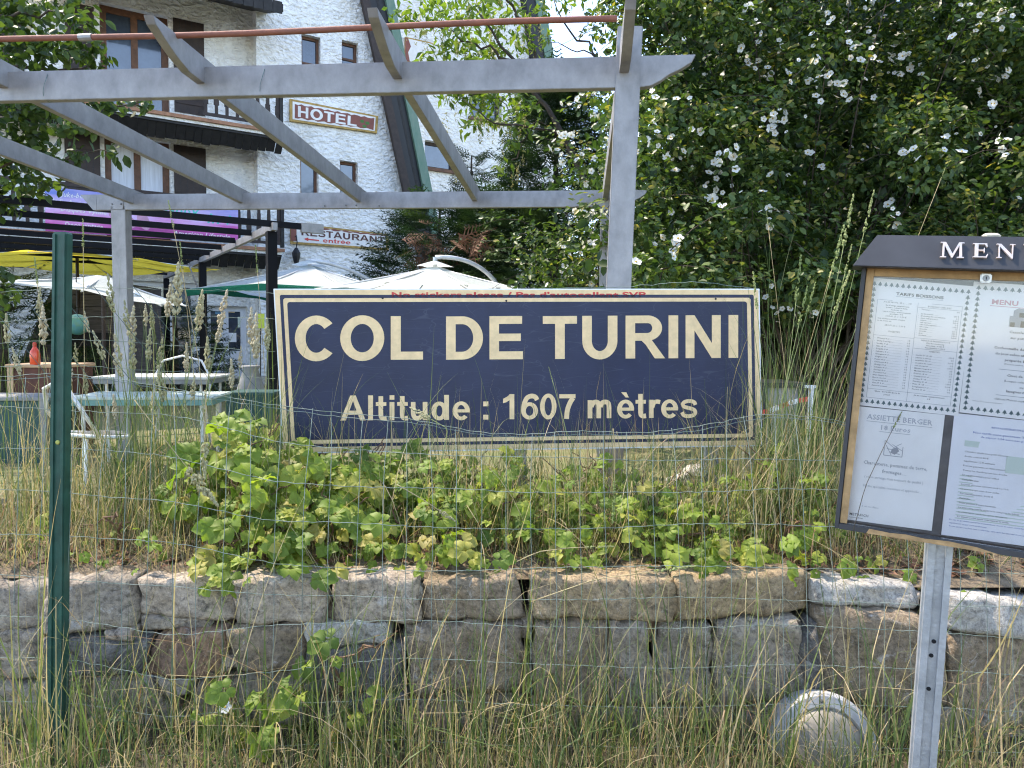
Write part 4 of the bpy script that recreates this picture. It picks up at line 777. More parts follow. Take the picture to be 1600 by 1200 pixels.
def shutter(x0, y0, x1, y1, w=WL):
    u0, u1, z0, z1 = prect(x0, y0, x1, y1, w); n = 5; s = MB(); s.fbox(HF, u0, u1, w+.005, w+.04, z0, z1); o = s.build('shutter', M_shut, hotel)
    for k in (0.12, .5, .86): b = MB(); c = z0+(z1-z0)*k; b.fbox(HF, u0+.03, u1-.03, w+.041, w+.06, c-.05, c+.05); b.build('shutter_batten', M_shut, o)
    for k in range(1, n): b = MB(); c = u0+(u1-u0)*k/n; b.fbox(HF, c-.004, c+.004, w+.0405, w+.043, z0+.02, z1-.02); b.build('board_joint', M_black, o)
shutter(270, 28, 320, 182); shutter(100, 2, 150, 172); shutter(271, 226, 323, 372); shutter(100, 205, 159, 360)
shutter(-40, -20, 40, 165)
def balcony(zc, wide=1.0, ue=0.28, ur0=-1.3):
    s = MB(); s.fbox(HF, uleft, ue, WL+.001, wide, zc-.16, zc-.05); s.build('balcony_slab', M_stucco, hotel)
    s = MB(); s.fbox(HF, uleft, ue+.04, wide+.001, wide+.06, zc-.10, zc-.03); s.build('balcony_edge', M_tile, hotel)
    soff = MB(); soff.fbox(HF, uleft, ue-.02, WL+.01, wide-.03, zc-.21, zc-.161); soff.build('balcony_soffit', M_shing, hotel)
    u = uleft; k = 0
    while u < ue-.05:
        d = .14+.05*rng.random(); s = MB(); h = .26+.05*rng.random(); q = [HF.P(u, wide-.02, zc-.165), HF.P(u+d-.012, wide-.02, zc-.165), HF.P(u+d-.012, wide-.30, zc-.165-h), HF.P(u, wide-.30, zc-.165-h)]
        if u > -5.2: s.prism(q, HF.n*-.02+np.array([0, 0, -.015*rng.random()])); s.build('shingle', M_shing, hotel)
        u += d
    r = MB(); r.fbox(HF, ur0, ue, wide-.09, wide-.02, zc+.86, zc+.93); r.fbox(HF, ur0, ue, wide-.08, wide-.03, zc+.06, zc+.12); r.build('rail', M_shut, hotel)
    u = ue-.06
    while u > ur0:
        b = MB(); w_ = .055; c0 = wide-.055
        for z0, z1, hw in ((.12, .3, .03), (.3, .5, .05), (.5, .7, .035), (.7, .86, .03)): b.fbox(HF, u-hw, u+hw, c0-.02, c0+.02, zc+z0, zc+z1)
        b.build('baluster', M_shut, hotel); u -= .21
    b = MB(); b.fbox(HF, ue-.02, ue+.05, wide-.09, wide-.01, zc, zc+1.0); b.build('rail_post', M_shing, hotel)
zb1 = HF.uz(400, 196, .95)[1]; zb2 = HF.uz(405, 384, .95)[1]
balcony(zb1, .95); balcony(zb2, .95, ur0=uleft)
ze = HF.uz(400, 30, .5)[1]
s = MB(); s.hexa([HF.P(uleft, 1.3, ze-.05), HF.P(.25, 1.3, ze-.05), HF.P(.25, -.34, ze+.5), HF.P(uleft, -.34, ze+.5), HF.P(uleft, 1.3, ze+.12), HF.P(.25, 1.3, ze+.12), HF.P(.25, -.34, ze+.7), HF.P(uleft, -.34, ze+.7)]); s.build('eave', M_shing, hotel)
for k in range(24):
    u = .22-k*.2; s = MB(); s.hexa([HF.P(u-.19, 1.34, ze-.10-.03*rng.random()), HF.P(u, 1.34, ze-.10), HF.P(u, 1.31, ze-.10), HF.P(u-.19, 1.31, ze-.10), HF.P(u-.19, 1.34, ze+.14), HF.P(u, 1.34, ze+.14), HF.P(u, 1.31, ze+.14), HF.P(u-.19, 1.31, ze+.14)]); s.build('shingle', M_shing, hotel)
def barge(F, w, x0, x1, y0, x2, x3, y1, d, mat, name):
    P = Plane(F.P(0, w, 5), F.n); return MB().prism([P.px(x0, y0), P.px(x1, y0), P.px(x3, y1), P.px(x2, y1)], -F.n*d).build(name, mat, hotel)
def lerpx(xa, xb, y): return xa+(xb-xa)*y/300.0
for xa, xb, xc, xd, w, d, m, nm in ((566, 578, 632, 643, .34, .12, M_shut, 'gable_batten'), (576, 604, 641, 664, .30, .5, M_black, 'gable_board'), (603, 616, 663, 676, .38, .25, M_greenm, 'roof_edge')):
    barge(HF, w, lerpx(xa, xc, -160), lerpx(xb, xd, -160), -160, lerpx(xa, xc, 470), lerpx(xb, xd, 470), 470, d, m, nm)
barge(HF, .305, lerpx(588, 652, -160), lerpx(592, 655, -160), -160, lerpx(588, 652, 470), lerpx(592, 655, 470), 470, .004, M_shing, 'gable_groove')
# far wing
WB = -2.6; PB = Plane(HF.P(0, WB, 5), HF.n)
bw = [prect(664, 218, 712, 268, WB), prect(735, 140, 784, 192, WB)]
u0b = HF.uz(540, 100, WB)[0]; u1b = HF.uz(812, 100, WB)[0]; wall_holes('wall', WB, (u0b, u1b), (zgr, HF.uz(700, -160, WB)[1]), bw, M_stucco, .3)
MB().add([PB.px(812, -160), PB.px(818, -160), PB.px(905, 460), PB.px(812, 460)], [(0, 1, 2, 3)]).build('wall', M_stucco, hotel)
for r in bw: window(r, WB, d=.2, bars=0, th=.09, fm=M_shut)
for r in bw: s = MB(); s.fbox(HF, r[0]-.08, r[1]+.08, WB, WB+.1, r[2]-.09, r[2]-.004); s.build('window_sill', M_brown, hotel)
barge(HF, WB+.3, 806, 822, -100, 858, 876, 230, .6, M_black, 'gable_board'); barge(HF, WB+.34, 821, 834, -100, 875, 890, 230, .3, M_greenm, 'roof_edge')
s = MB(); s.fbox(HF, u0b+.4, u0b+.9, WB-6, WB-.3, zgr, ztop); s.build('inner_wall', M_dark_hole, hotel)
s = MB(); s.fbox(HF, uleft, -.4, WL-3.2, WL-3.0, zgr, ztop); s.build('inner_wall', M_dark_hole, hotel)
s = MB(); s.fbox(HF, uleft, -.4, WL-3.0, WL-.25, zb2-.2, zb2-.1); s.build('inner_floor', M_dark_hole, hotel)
s = MB(); s.fbox(HF, door[0]-.5, door[1]+1.0, WL+.02, WL+1.3, tz(17)-.1, tz(17)+.04); s.build('door_step', M_stone['w'], hotel); s = MB(); s.fbox(HF, door[0]-.3, door[1]+.8, WL+.02, WL+.7, tz(17)+.041, tz(17)+.16); s.build('door_step', M_stone['w'], hotel)

# ------------------------------------------------------------------ signs on the hotel
M_signwood = pm('ochre_sign_frame', (0.42, 0.27, 0.08), .7, var=.3, scale=8); M_signbrown = pm('faded_brown_sign', (0.22, 0.075, 0.06), .7, var=.15); M_signwhite = pm('white_sign', (0.70, 0.69, 0.68), .6, var=.08)
def hsign(name, q, label, w, inner, border):
    P = Plane(HF.P(0, w, 5), HF.n); t = thing(name, P.px(*q[3]), label, 'sign'); q = np.array(q, float)
    def at_uv(u, v): return (q[0]*(1-u)+q[1]*u)*(1-v)+(q[3]*(1-u)+q[2]*u)*v
    plate('sign_frame', [at_uv(*p) for p in ((0, 0), (1, 0), (1, 1), (0, 1))], P, 0, .05, M_signwood, t)
    e = border; plate('sign_board', [at_uv(*p) for p in ((e*.3, e), (1-e*.3, e), (1-e*.3, 1-e), (e*.3, 1-e))], P, .0505, .056, M_signwhite, t)
    return t, (lambda a, b, off=0.0: P.px(*at_uv(a, b), .058+off)), P
def wavy(mp, u0, u1, v0, v1, amp, t, mat, name):
    pts = []
    for k in range(25): u = u0+(u1-u0)*k/24; pts.append(mp(u, v0+amp*math.sin(k*2.3)))
    for k in range(25): u = u1-(u1-u0)*k/24; pts.append(mp(u, v1+amp*math.sin(k*1.9+1)))
    MB().prism(pts, HF.n*.003).build(name, mat, t)
th, mh, _ = hsign('hotel_sign', [(452, 155), (590, 182), (588, 209), (452, 190)], 'brown and white HOTEL sign in ochre frame on the upper white wall', .02, None, .10)
wavy(mh, .055, .955, .20, .82, .035, th, M_signbrown, 'brown_field')
bold_on(lambda a, b, o=0: mh(a, b, .004+o*8), 'HOTEL', .09, .76, .76, .50, 0, .05, M_signwhite, th)
mb = MB()
for cu, cv in ((.82, .47), (.88, .52), (.85, .72)): mb.add([mh(cu+.025*math.cos(k), cv+.09*math.sin(k), .0045) for k in np.linspace(0, 6.28, 9)[:-1]], [tuple(range(8))])
mb.build('green_emblem', pm('green_print', (.06, .16, .04), .7), th)
tr, mr_, _ = hsign('restaurant_sign', [(453, 348), (606, 366), (606, 391), (453, 381)], 'white RESTAURANT entrée sign with red arrow above the parasols', .02, None, .10)
wavy(mr_, .0, .06, .16, .86, .03, tr, M_signbrown, 'brown_edge'); wavy(mr_, .06, .98, .10, .17, .03, tr, M_signbrown, 'brown_edge')
bold_on(lambda a, b, o=0: mr_(a, b, .004+o*8), 'RESTAURANT', .11, .96, .56, .34, 0, .02, pm('brown_letter', (.11, .045, .04), .7), tr)
bold_on(lambda a, b, o=0: mr_(a, b, .004+o*8), 'entrée', .33, .61, .83, .22, 0, .01, M_red, tr)
mb = MB(); mb.add([mr_(a, b, .004) for a, b in ((.13, .73), (.18, .64), (.18, .70), (.29, .715), (.29, .78), (.18, .765), (.18, .83))], [tuple(range(7))]); mb.build('arrow', M_red, tr)
tb_, mb2, _ = (lambda q: hsign('panel_sign', q, 'white panel sign with brown edge on the far wing behind the yellow-green tree', WB+.02, None, .06))([(632, 58), (676, 68), (676, 104), (632, 98)])
MB().prism([mb2(*p) for p in ((0, .05), (.10, .05), (.2, .35), (.1, .6), (.16, .95), (0, .95))], HF.n*.003).build('brown_edge', M_signbrown, tb_)
# printed banner on the lower balcony rail
def banner_mat():
    m = bpy.data.materials.new('printed_banner'); m.use_nodes = True; N = m.node_tree.nodes; L = m.node_tree.links; b = N['Principled BSDF']; b.inputs['Roughness'].default_value = .5
    tc = N.new('ShaderNodeTexCoord'); mp = N.new('ShaderNodeMapping'); mp.inputs['Scale'].default_value = (.5, .5, 3.2); L.new(tc.outputs['Object'], mp.inputs[0])
    no = N.new('ShaderNodeTexNoise'); no.inputs['Scale'].default_value = 1.5; no.inputs['Detail'].default_value = 6; L.new(mp.outputs[0], no.inputs['Vector'])
    sp = N.new('ShaderNodeSeparateXYZ'); L.new(tc.outputs['Object'], sp.inputs[0]); ma = N.new('ShaderNodeMath'); ma.operation = 'MULTIPLY_ADD'; ma.inputs[1].default_value = 0.75; L.new(sp.outputs[2], ma.inputs[0])
    m2 = N.new('ShaderNodeMath'); m2.operation = 'MULTIPLY_ADD'; m2.inputs[1].default_value = .9; m2.inputs[2].default_value = -.40; L.new(no.outputs[0], m2.inputs[0]); L.new(m2.outputs[0], ma.inputs[2])
    cr = N.new('ShaderNodeValToRGB'); e = cr.color_ramp.elements; cols = [(0, (.30, .03, .20)), (.18, (.60, .12, .42)), (.38, (.66, .46, .74)), (.55, (.34, .30, .60)), (.72, (.10, .17, .52)), (.95, (.03, .06, .26))]
    while len(e) < 6: e.new(.5)
    for q, (p, c) in zip(e, cols): q.position = p; q.color = (*c, 1)
    L.new(ma.outputs[0], cr.inputs[0]); L.new(cr.outputs[0], b.inputs['Base Color']); return m
BW_ = 1.05; BPn = Plane(HF.P(0, BW_, 3), HF.n); bq = np.array([(70, 291), (372, 325), (372, 380), (71, 361)], float)
ban = thing('banner', BPn.px(*bq[3]), 'blue and pink printed banner with script lettering hung on the lower balcony', 'banner')
def bmap(u, v, o=0.0): p = (bq[0]*(1-u)+bq[1]*u)*(1-v)+(bq[3]*(1-u)+bq[2]*u)*v; return BPn.px(p[0], p[1], .006+o)
MB().prism([BPn.px(*p) for p in bq], HF.n*.004).build('cloth', banner_mat(), ban)
mb = MB(); TB = lambda s, u, v, h, wd: mb.add(*(lambda V, Fc, w_: ([bmap(u+a/w_*wd, v-b*h) for a, b in V], Fc))(*text2d(s, 3, .25)))
for s, u, v, h, wd in (('Juke-box', .08, .19, .11, .14), ('Radio Ancienne', .03, .36, .11, .22), ('Disques Vynile', .08, .52, .11, .24), ('Brocante.', .03, .69, .11, .14), ('Deco vintage', .10, .86, .10, .20), ("60's 70's", .09, .97, .10, .14), ('American Lifestyle', .66, .88, .10, .30)): TB(s, u, v, h, wd)
mb.build('white_lettering', M_signwhite, ban)
mb = MB(); TB('Happy', .58, .34, .26, .22); TB('In ?', .84, .50, .26, .13); mb.build('neon_lettering', pm('turquoise_print', (.06, .55, .48), .5), ban)
mb = MB(); sw = [bmap(.40+.06*math.cos(k)+.02*math.sin(3*k), .58+.30*math.sin(k), .001) for k in np.linspace(0, 6.28, 20)[:-1]]; mb.add(sw, [tuple(range(19))]); sw = [bmap(.51+.035*math.cos(k), .60+.22*math.sin(k+.4), .002) for k in np.linspace(0, 6.28, 16)[:-1]]; mb.add(sw, [tuple(range(15))]); mb.build('pink_motif', pm('pink_print', (.55, .28, .42), .6), ban)

# ------------------------------------------------------------------ black slatted pergola in front of the hotel
M_slat = pm('black_lacquer', (0.005, 0.0055, 0.008), .6, var=.2, spec=.15)
BF = Frame(at(426, 350, 8.0)*np.array([1, 1, 0]), R(32.6)); bz = at(426, 350, 8.0)[2]
bper = thing('slatted_pergola', BF.P(-1, -2, tz(9)), 'black slatted pergola with pale cross beam in front of the printed banner', 'pergola')
for k in range(10):
    w = -.85*k; s = MB(); s.fbox(BF, -7.5, .30 if k == 0 else -.03, w-.025, w+.025, bz-.032, bz+.032); s.build('slat', M_slat, bper)
s = MB(); s.fbox(BF, .305, .55, -.03, .03, bz-.06, bz+.04); s.build('slat_end', M_alu, bper)
s = MB(); s.fbox(BF, -.025, .025, -8.2, .1, bz-.075, bz+.005); s.build('cross_beam', M_alu, bper)
for u, w in ((0, -.06), (0, -4.1), (0, -8), (-3.9, -.06), (-3.9, -4.1), (-3.9, -8)):
    s = MB(); s.fbox(BF, u-.05, u+.05, w-.05, w+.05, tz(9)-.1, bz-.076); s.build('post', M_slat, bper)
s = MB(); s.tube([BF.P(-.2, -4.1, bz-.1), BF.P(-.05, -4.1, bz-.55)], .012, 6); s.build('brace', M_alu, bper)

# ------------------------------------------------------------------ parasols
M_canvas = leafmat('white_canvas', [(0, (.66, .72, .71)), (1, (.70, .75, .74))], rough=.8, trans=.55, tcol=(1, 1, 1), src='obj', spec=.1)
M_canvas_y = leafmat('yellow_canvas', [(0, (.88, .62, .06)), (1, (.88, .62, .06))], rough=.8, trans=.7, tcol=(1, 1, 1), src='obj', spec=.1)
M_canvas_g = leafmat('green_canvas', [(0, (.015, .16, .10)), (1, (.015, .16, .10))], rough=.8, trans=.35, tcol=(1, 1, 1), src='obj', spec=.1)
M_pole = pm('pale_metal_tube', (.62, .63, .62), .4, metal=.3)
def parasol(name, apex, half, drop, ang, label, canvas=M_canvas, arm=None, valance=None, tilt=(0, 0), vent=True, pole=None):
    apex = np.asarray(apex, float); gz = tz(apex[1]); t = thing(name, (apex[0], apex[1], gz), label, 'parasol', 'parasols on the hotel terrace')
    n = 8; ring = []
    for k in range(n):
        a = ang+2*math.pi*k/n; r = half*(1.0 if k % 2 == 0 else .76); q = np.array([math.cos(a)*r, math.sin(a)*r, -drop*(1 if k % 2 == 0 else .86)]); q[2] += tilt[0]*q[0]+tilt[1]*q[1]; ring.append(q)
    for k in range(n):
        a, b = ring[k], ring[(k+1) % n]; m = 5; V = []; Fc = []
        for i in range(m+1):
            s = .06+(1-.06)*i/m
            for j in range(4):
                q = a*(1-j/3)+b*j/3; p = apex+q*s; p[2] += -.05*math.sin(math.pi*s)-.03*math.sin(math.pi*j/3)*s; V.append(p)
        Fc = [(i*4+j, i*4+j+1, (i+1)*4+j+1, (i+1)*4+j) for i in range(m) for j in range(3)]
        MB().add(V, Fc).build('canopy_panel', canvas, t, smooth=True)
        if valance:
            V = [apex+a, apex+b, apex+b*.99-np.array([0, 0, .11]), apex+(a+b)*.495-np.array([0, 0, .07]), apex+a*.99-np.array([0, 0, .11])]; MB().add(V, [(0, 1, 2, 3, 4)]).build('valance', valance, t)
        MB().tube([apex+a*.05-[0, 0, .04], apex+a*.97-[0, 0, .03]], .012, 5).build('rib', M_pole, t)
    if vent:
        V = [apex+[0, 0, .07]]+[apex+q*.16+[0, 0, .045] for q in ring]; MB().add(V, [(0, 1+k, 1+(k+1) % n) for k in range(n)]).build('vent_cap', canvas, t, smooth=True)
    if arm is not None:
        arm = [np.asarray(p, float) for p in arm]; MB().tube(arm, .032, 10).build('curved_arm', M_pole, t, smooth=True); MB().tube([arm[0], apex+[0, 0, -.1]], .035, 10).build('hanger', M_pole, t)
        e = arm[-1]; MB().tube([e, e+np.array([.02, 0, -.2]), [e[0]+.03, e[1], gz]], .035, 10).build('mast', M_pole, t)
    else:
        MB().tube([apex+[0, 0, -.02], [apex[0], apex[1], gz]], .024, 10).build('mast', pole or M_shut, t)
    return t
def arcpts(p, q, r, n=12):
    p, q, r = [np.asarray(a, float) for a in (p, q, r)]; return [(1-s)**2*p+2*s*(1-s)*q+s*s*r for s in np.linspace(0, 1, n)]
parasol('parasol', at(680, 414, 11), 1.75, .40, R(20), 'large pale mint cantilever parasol with white curved arm right behind the navy sign', arm=arcpts(at(680, 402, 11), at(745, 398, 11), at(778, 446, 11.4)))
parasol('parasol', at(484, 412, 12.2), 1.9, .50, R(32), 'pale parasol with green valance between black post and white wall', arm=arcpts(at(484, 407, 12.2), at(545, 412, 12.4), at(600, 452, 12.8)), valance=M_canvas_g)
parasol('parasol', at(160, 428, 9.6), 1.25, .26, R(60), 'low white parasol over the dark timber hut at the left', tilt=(-.14, 0), vent=False)
parasol('parasol', at(120, 388, 11.6), 2.1, .26, R(15), 'yellow parasol under the black slatted pergola', canvas=M_canvas_y, vent=False)

# ------------------------------------------------------------------ terrace furniture and odds and ends
M_mint = pm('mint_table_top', (.40, .47, .42), .5, var=.15); M_teal = pm('teal_edge', (.11, .24, .22), .5); M_white_tab = pm('white_table_top', (.50, .50, .46), .6, var=.2)
M_darkgreen = pm('dark_green_board', (.012, .062, .056), .5, var=.2); M_rustbrown = pm('rusty_brown_cabinet', (.12, .045, .028), .75, scale=6, var=.35); M_tan = pm('tan_top', (.52, .34, .20), .7, var=.2)
M_hut = pm('weathered_boards', (.085, .072, .075), .8, scale=4, streak=(1, 1, 14), var=.4); M_grey = pm('mid_grey', (.22, .22, .21), .7, var=.2)
g = tz(6)
def table(px0, px1, py, Y, depth, ztop, label, mat, edge, ang=R(8)):
    a = at(px0, py, Y); b = at(px1, py, Y); F = Frame((a[0], Y, 0), ang); L_ = b[0]-a[0]; gz = tz(Y); t = thing('garden_table', F.P(L_/2, 0, gz), label, 'table')
    s = MB(); s.fbox(F, 0, L_, -depth, 0, ztop-.022, ztop); s.build('table_top', mat, t, bevel=.008)
    s = MB(); s.fbox(F, .012, L_-.012, -depth+.01, -.01, ztop-.065, ztop-.0225); s.build('apron', edge, t)
    for u, w in ((.1, -.08), (L_-.1, -.08), (.1, -depth+.08), (L_-.1, -depth+.08)): s = MB(); s.tube([F.P(u, w, gz), F.P(u, w, ztop-.06)], .014, 8); s.build('leg', M_pole, t)
table(100, 322, 632, 5.5, .62, 1.03, 'mint topped terrace table with teal edge behind the tall grass', M_mint, M_teal); table(142, 322, 603, 6.6, .7, 1.125, 'off-white terrace table standing behind the mint topped one', M_white_tab, M_grey, R(4))
def tub_chair(c, s, rz, label):
    t = thing('tubular_chair', (c[0], c[1], tz(c[1])), label, 'chair', 'white tubular chairs'); zc = tz(c[1])
    def q(x, y, z): return np.array([c[0]+(x*math.cos(rz)-y*math.sin(rz))*s, c[1]+(x*math.sin(rz)+y*math.cos(rz))*s, zc+z*s])
    ring = [q(.26*math.cos(a), .24*math.sin(a), .42+.03*math.sin(a)) for a in np.linspace(0, 2*math.pi, 25)[:-1]]; MB().tube(ring, .012, 8, closed=True).build('seat_ring', M_pole, t, smooth=True)
    for k in range(5): x = -.16+.08*k; h = math.sqrt(.26**2-x*x)*.9; MB().tube([q(x, -h, .42), q(x, h, .44)], .006, 5).build('seat_strap', M_grey, t)
    bk = [q(.25, .10, .44), q(.27, .22, .62), q(.18, .28, .80), q(0, .30, .85), q(-.18, .28, .80), q(-.27, .22, .62), q(-.25, .10, .44)]; MB().tube(bk, .012, 8).build('back_loop', M_pole, t, smooth=True)
    for x, y in ((.2, -.17), (-.2, -.17), (.2, .17), (-.2, .17)): MB().tube([q(x, y, .42), q(x*1.25, y*1.3, 0)], .011, 6).build('leg', M_pole, t)
pc = at(147, 690, 4.6); tub_chair((pc[0], 4.6), .78, 2.6, 'white tubular chair lying low beside the green fence post'); pc = at(285, 610, 7.4); tub_chair((pc[0], 7.4), 1.0, .4, 'white tubular chair behind the two terrace tables')
def crate(name, px0, px1, pyt, Y, d, label, cat, mat, frame, zt_=None):
    a = at(px0, pyt, Y); b = at(px1, pyt, Y); gz = tz(Y); F = Frame((a[0], Y, 0), R(3)); L_ = b[0]-a[0]; t = thing(name, F.P(L_/2, -d/2, gz), label, cat); zt2 = a[2]
    s = MB(); s.fbox(F, .0, L_, -d, 0, gz, zt2-.03); s.build('body', mat, t, bevel=.006); s = MB(); s.fbox(F, -.02, L_+.02, -d-.02, .02, zt2-.029, zt2); s.build('top_board', frame, t, bevel=.006)
    for u in (0.0, L_-.05): s = MB(); s.fbox(F, u, u+.05, .002, .014, gz, zt2-.03); s.build('corner_trim', frame, t)
    return t
crate('planter_box', -75, 68, 620, 5.9, .45, 'dark green planter box with grey trim at the left edge', 'planter', M_darkgreen, M_grey)
crate('planter_box', 353, 424, 613, 6.9, .40, 'dark green planter box beside the left end of the navy sign', 'planter', M_darkgreen, M_darkgreen)
crate('cabinet', 12, 98, 569, 6.6, .5, 'rust brown cabinet with tan top behind the green fence post', 'cabinet', M_rustbrown, M_tan)
bo = at(55, 567, 6.45); bo[2] = at(40, 569, 6.6)[2]; bt = thing('sauce_bottle', bo, 'red orange bottle standing on the brown cabinet', 'bottle'); MB().lathe(bo, [(.036, .001), (.040, .01), (.040, .10), (.034, .125), (.018, .15), (.014, .165)], 16).build('bottle_body', pm('red_orange_liquid', (.72, .07, .02), .25, spec=.6), bt, smooth=True); MB().lathe(bo, [(.016, .1655), (.016, .19), (.010, .20)], 12).build('cap', pm('red_cap', (.45, .05, .02), .4), bt)
# timber hut
hu = thing('timber_hut', at(100, 610, 11.5)*np.array([1, 1, 0])+[0, 0, tz(11)], 'dark weathered timber hut with sloping boarded side at the left', 'hut'); HP = Plane((0, 11.5, 1), (0, -1, .1))
for k in range(9):
    y0, y1 = 442+k*19, 442+(k+1)*19-1.2; lx_ = lambda y: 84-(y-442)*.42
    MB().prism([HP.px(lx_(y0), y0), HP.px(176, y0), HP.px(176, y1), HP.px(lx_(y1), y1)], (0, .05+.01*(k % 2), 0)).build('board', M_hut, hu)
MB().prism([HP.px(112, 520, .01), HP.px(174, 520, .01), HP.px(174, 612, .01), HP.px(112, 612, .01)], (0, -.02, 0)).build('doorway', M_dark_hole, hu)
MB().prism([HP.px(12, 612, -.06), HP.px(178, 612, -.06), HP.px(178, 440, -.06), HP.px(82, 440, -.06)], (0, 1.5, 0)).build('hut_body', M_hut, hu)
gc = at(121, 507, 9.2); gl = thing('globe_lantern', gc-[0, 0, .13], 'blue green globe hanging next to the green fence post', 'globe'); MB().lathe(gc, [(.13*math.sin(a), -.13*math.cos(a)) for a in np.linspace(.05, 3.09, 14)], 20).build('globe', pm('globe_print', (.05, .22, .30), .3, scale=7, col2=(.10, .22, .08), detail=3), gl, smooth=True); MB().tube([gc+[0, 0, .13], gc+[0, 0, .75]], .006, 5).build('cord', M_black, gl)
yb_ = at(407, 500, 9.5); ys_ = thing('notice_plate', at(407, 512, 9.5), 'small yellow-green notice plate beside the black post', 'notice'); MB().prism([Plane(yb_, (0, -1, 0)).px(*p) for p in ((402, 490), (413, 490), (413, 513), (402, 513))], (0, .01, 0)).build('plate', pm('yellow_green_plate', (.42, .50, .05), .5), ys_); MB().tube([at(407, 513, 9.51), at(407, 640, 9.51)*np.array([1, 1, 0])+[0, 0, tz(9.5)]], .008, 6).build('stake', M_black, ys_)
ja = at(392, 612, 9.0); ja[2] = tz(9); jt = thing('grey_urn', ja, 'tapered grey urn in front of the hotel doors', 'urn'); MB().lathe(ja, [(.26, 0), (.25, .06), (.20, .30), (.12, .56), (.09, .66), (.115, .70), (.10, .71)], 18).build('urn_body', M_grey, jt, smooth=True); MB().lathe(ja, [(.27, -.02), (.28, .0), (.27, .03)], 18).build('urn_foot', M_grey, jt)
wl = HF.uz(461, 400, .02); wlp = HF.P(wl[0], .12, wl[1]); wt = thing('wall_lantern', wlp, 'small black wrought iron bracket lamp under the RESTAURANT sign', 'wall lamp'); MB().tube([HF.P(wl[0], .0, wl[1]+.42), HF.P(wl[0], .14, wl[1]+.46), HF.P(wl[0], .20, wl[1]+.3), HF.P(wl[0], .12, wl[1]+.18)], .012, 6).build('bracket', M_black, wt); MB().lathe(wlp, [(.05, -.18), (.09, -.02), (.10, .06), (.03, .18)], 8).build('lantern_body', M_black, wt)
# white stake, red and white tape, pale rocks behind the sign
st = at(1262, 690, 3.3); sb = thing('white_stake', st*np.array([1, 1, 0])+[0, 0, tz(3.3)], 'thin white stake among grass between the sign and the menu board', 'stake'); MB().tube([st*np.array([1, 1, 0])+[0, 0, tz(3.3)-.05], at(1264, 660, 3.3), at(1268, 602, 3.3)], [.012, .012, .013], 8).build('stake_shaft', M_white, sb); MB().bar(at(1258, 604, 3.3), at(1274, 604, 3.3), .02, .012).build('stake_head', M_white, sb)
tp = thing('barrier_tape', at(1215, 640, 3.6), 'strip of red and white barrier tape right of the navy sign', 'tape')
for k in range(6):
    a = at(1172+k*15, 648-k*4+2*math.sin(k), 3.55); b = at(1187+k*15, 644-k*4+2*math.sin(k+1), 3.55); MB().bar(a, b, .003, .022).build('tape_stripe', (M_white, M_red)[k % 2], tp)
for i, (x, y, r) in enumerate(((1085, 738, .08), (1120, 744, .065), (1055, 748, .05), (1145, 762, .055))):
    c = at(x, y, 3.75); lab = ('largest pale rock', 'pale rock right of the largest one', 'small pale rock left of the largest one', 'pale rock nearest the menu board')[i]+' under the right end of the sign'; V = []; n_, m_ = 10, 7; t = thing('pale_rock', (c[0], c[1], tz(3.75)), lab, 'rock', 'pale rocks behind the sign')
    bm = bmesh.new(); bmesh.ops.create_icosphere(bm, subdivisions=3, radius=r); v = np.array([p.co[:] for p in bm.verts]); f = [tuple(q.index for q in p.verts) for p in bm.faces]; bm.free(); v *= (1+.18*vnoise(v*2.2+i, i*7))[:, None]; v[:, 2] *= .75
    MB().add(v+c-[0, 0, .02], f).build('rock_body', M_stone['w'], t)
pl_c = at(1215, 605, 4.6); crate('planter_box', 1186, 1262, 598, 4.5, .4, 'dark planter box half hidden behind grass right of the sign', 'planter', M_grey, M_black)
# ------------------------------------------------------------------ vegetation materials
L_rose = leafmat('rose_leaf', [(0, (.024, .054, .017)), (.45, (.058, .104, .028)), (.8, (.125, .172, .045)), (1, (.30, .25, .06))], rough=.42, trans=.4)
L_dark = leafmat('dark_tree_leaf', [(0, (.012, .026, .010)), (.6, (.024, .048, .014)), (1, (.04, .07, .02))], rough=.5, trans=.25)
L_conif = leafmat('conifer_frond', [(0, (.014, .036, .018)), (.6, (.034, .068, .026)), (1, (.075, .115, .035))], rough=.6, trans=.25)
L_deadc = leafmat('dead_frond', [(0, (.14, .065, .035)), (1, (.24, .13, .08))], rough=.8, trans=.2, tcol=(1, .9, .7))
L_maple = leafmat('yellow_green_leaf', [(0, (.06, .115, .018)), (.5, (.12, .19, .028)), (1, (.22, .28, .05))], rough=.45, trans=.5)
L_seed = leafmat('hanging_seed', [(0, (.26, .25, .10)), (1, (.36, .34, .16))], rough=.7, trans=.4, tcol=(1, 1, .8))
L_left = leafmat('mid_green_leaf', [(0, (.028, .055, .014)), (.6, (.055, .095, .022)), (1, (.10, .15, .03))], rough=.45, trans=.4)
L_rasp = leafmat('raspberry_leaf', [(0, (.10, .165, .026)), (.35, (.18, .26, .038)), (.75, (.27, .335, .05)), (.93, (.38, .37, .08)), (1, (.36, .30, .10))], rough=.55, trans=.5, src='obj')
L_grass = leafmat('grass_blade', [(0, (.055, .095, .028)), (.4, (.11, .155, .045)), (.6, (.20, .22, .08)), (.72, (.36, .29, .16)), (.9, (.44, .35, .21)), (1, (.27, .15, .08))], rough=.55, trans=.4, tcol=(1.05, 1.1, .7))
L_head = leafmat('grass_seed_head', [(0, (.34, .33, .17)), (.6, (.46, .42, .25)), (1, (.52, .44, .30))], rough=.8, trans=.3, tcol=(1, 1, .9), src='obj')
L_headg = leafmat('green_spike', [(0, (.26, .32, .11)), (1, (.40, .42, .18))], rough=.8, trans=.35, tcol=(1, 1, .9), src='obj')
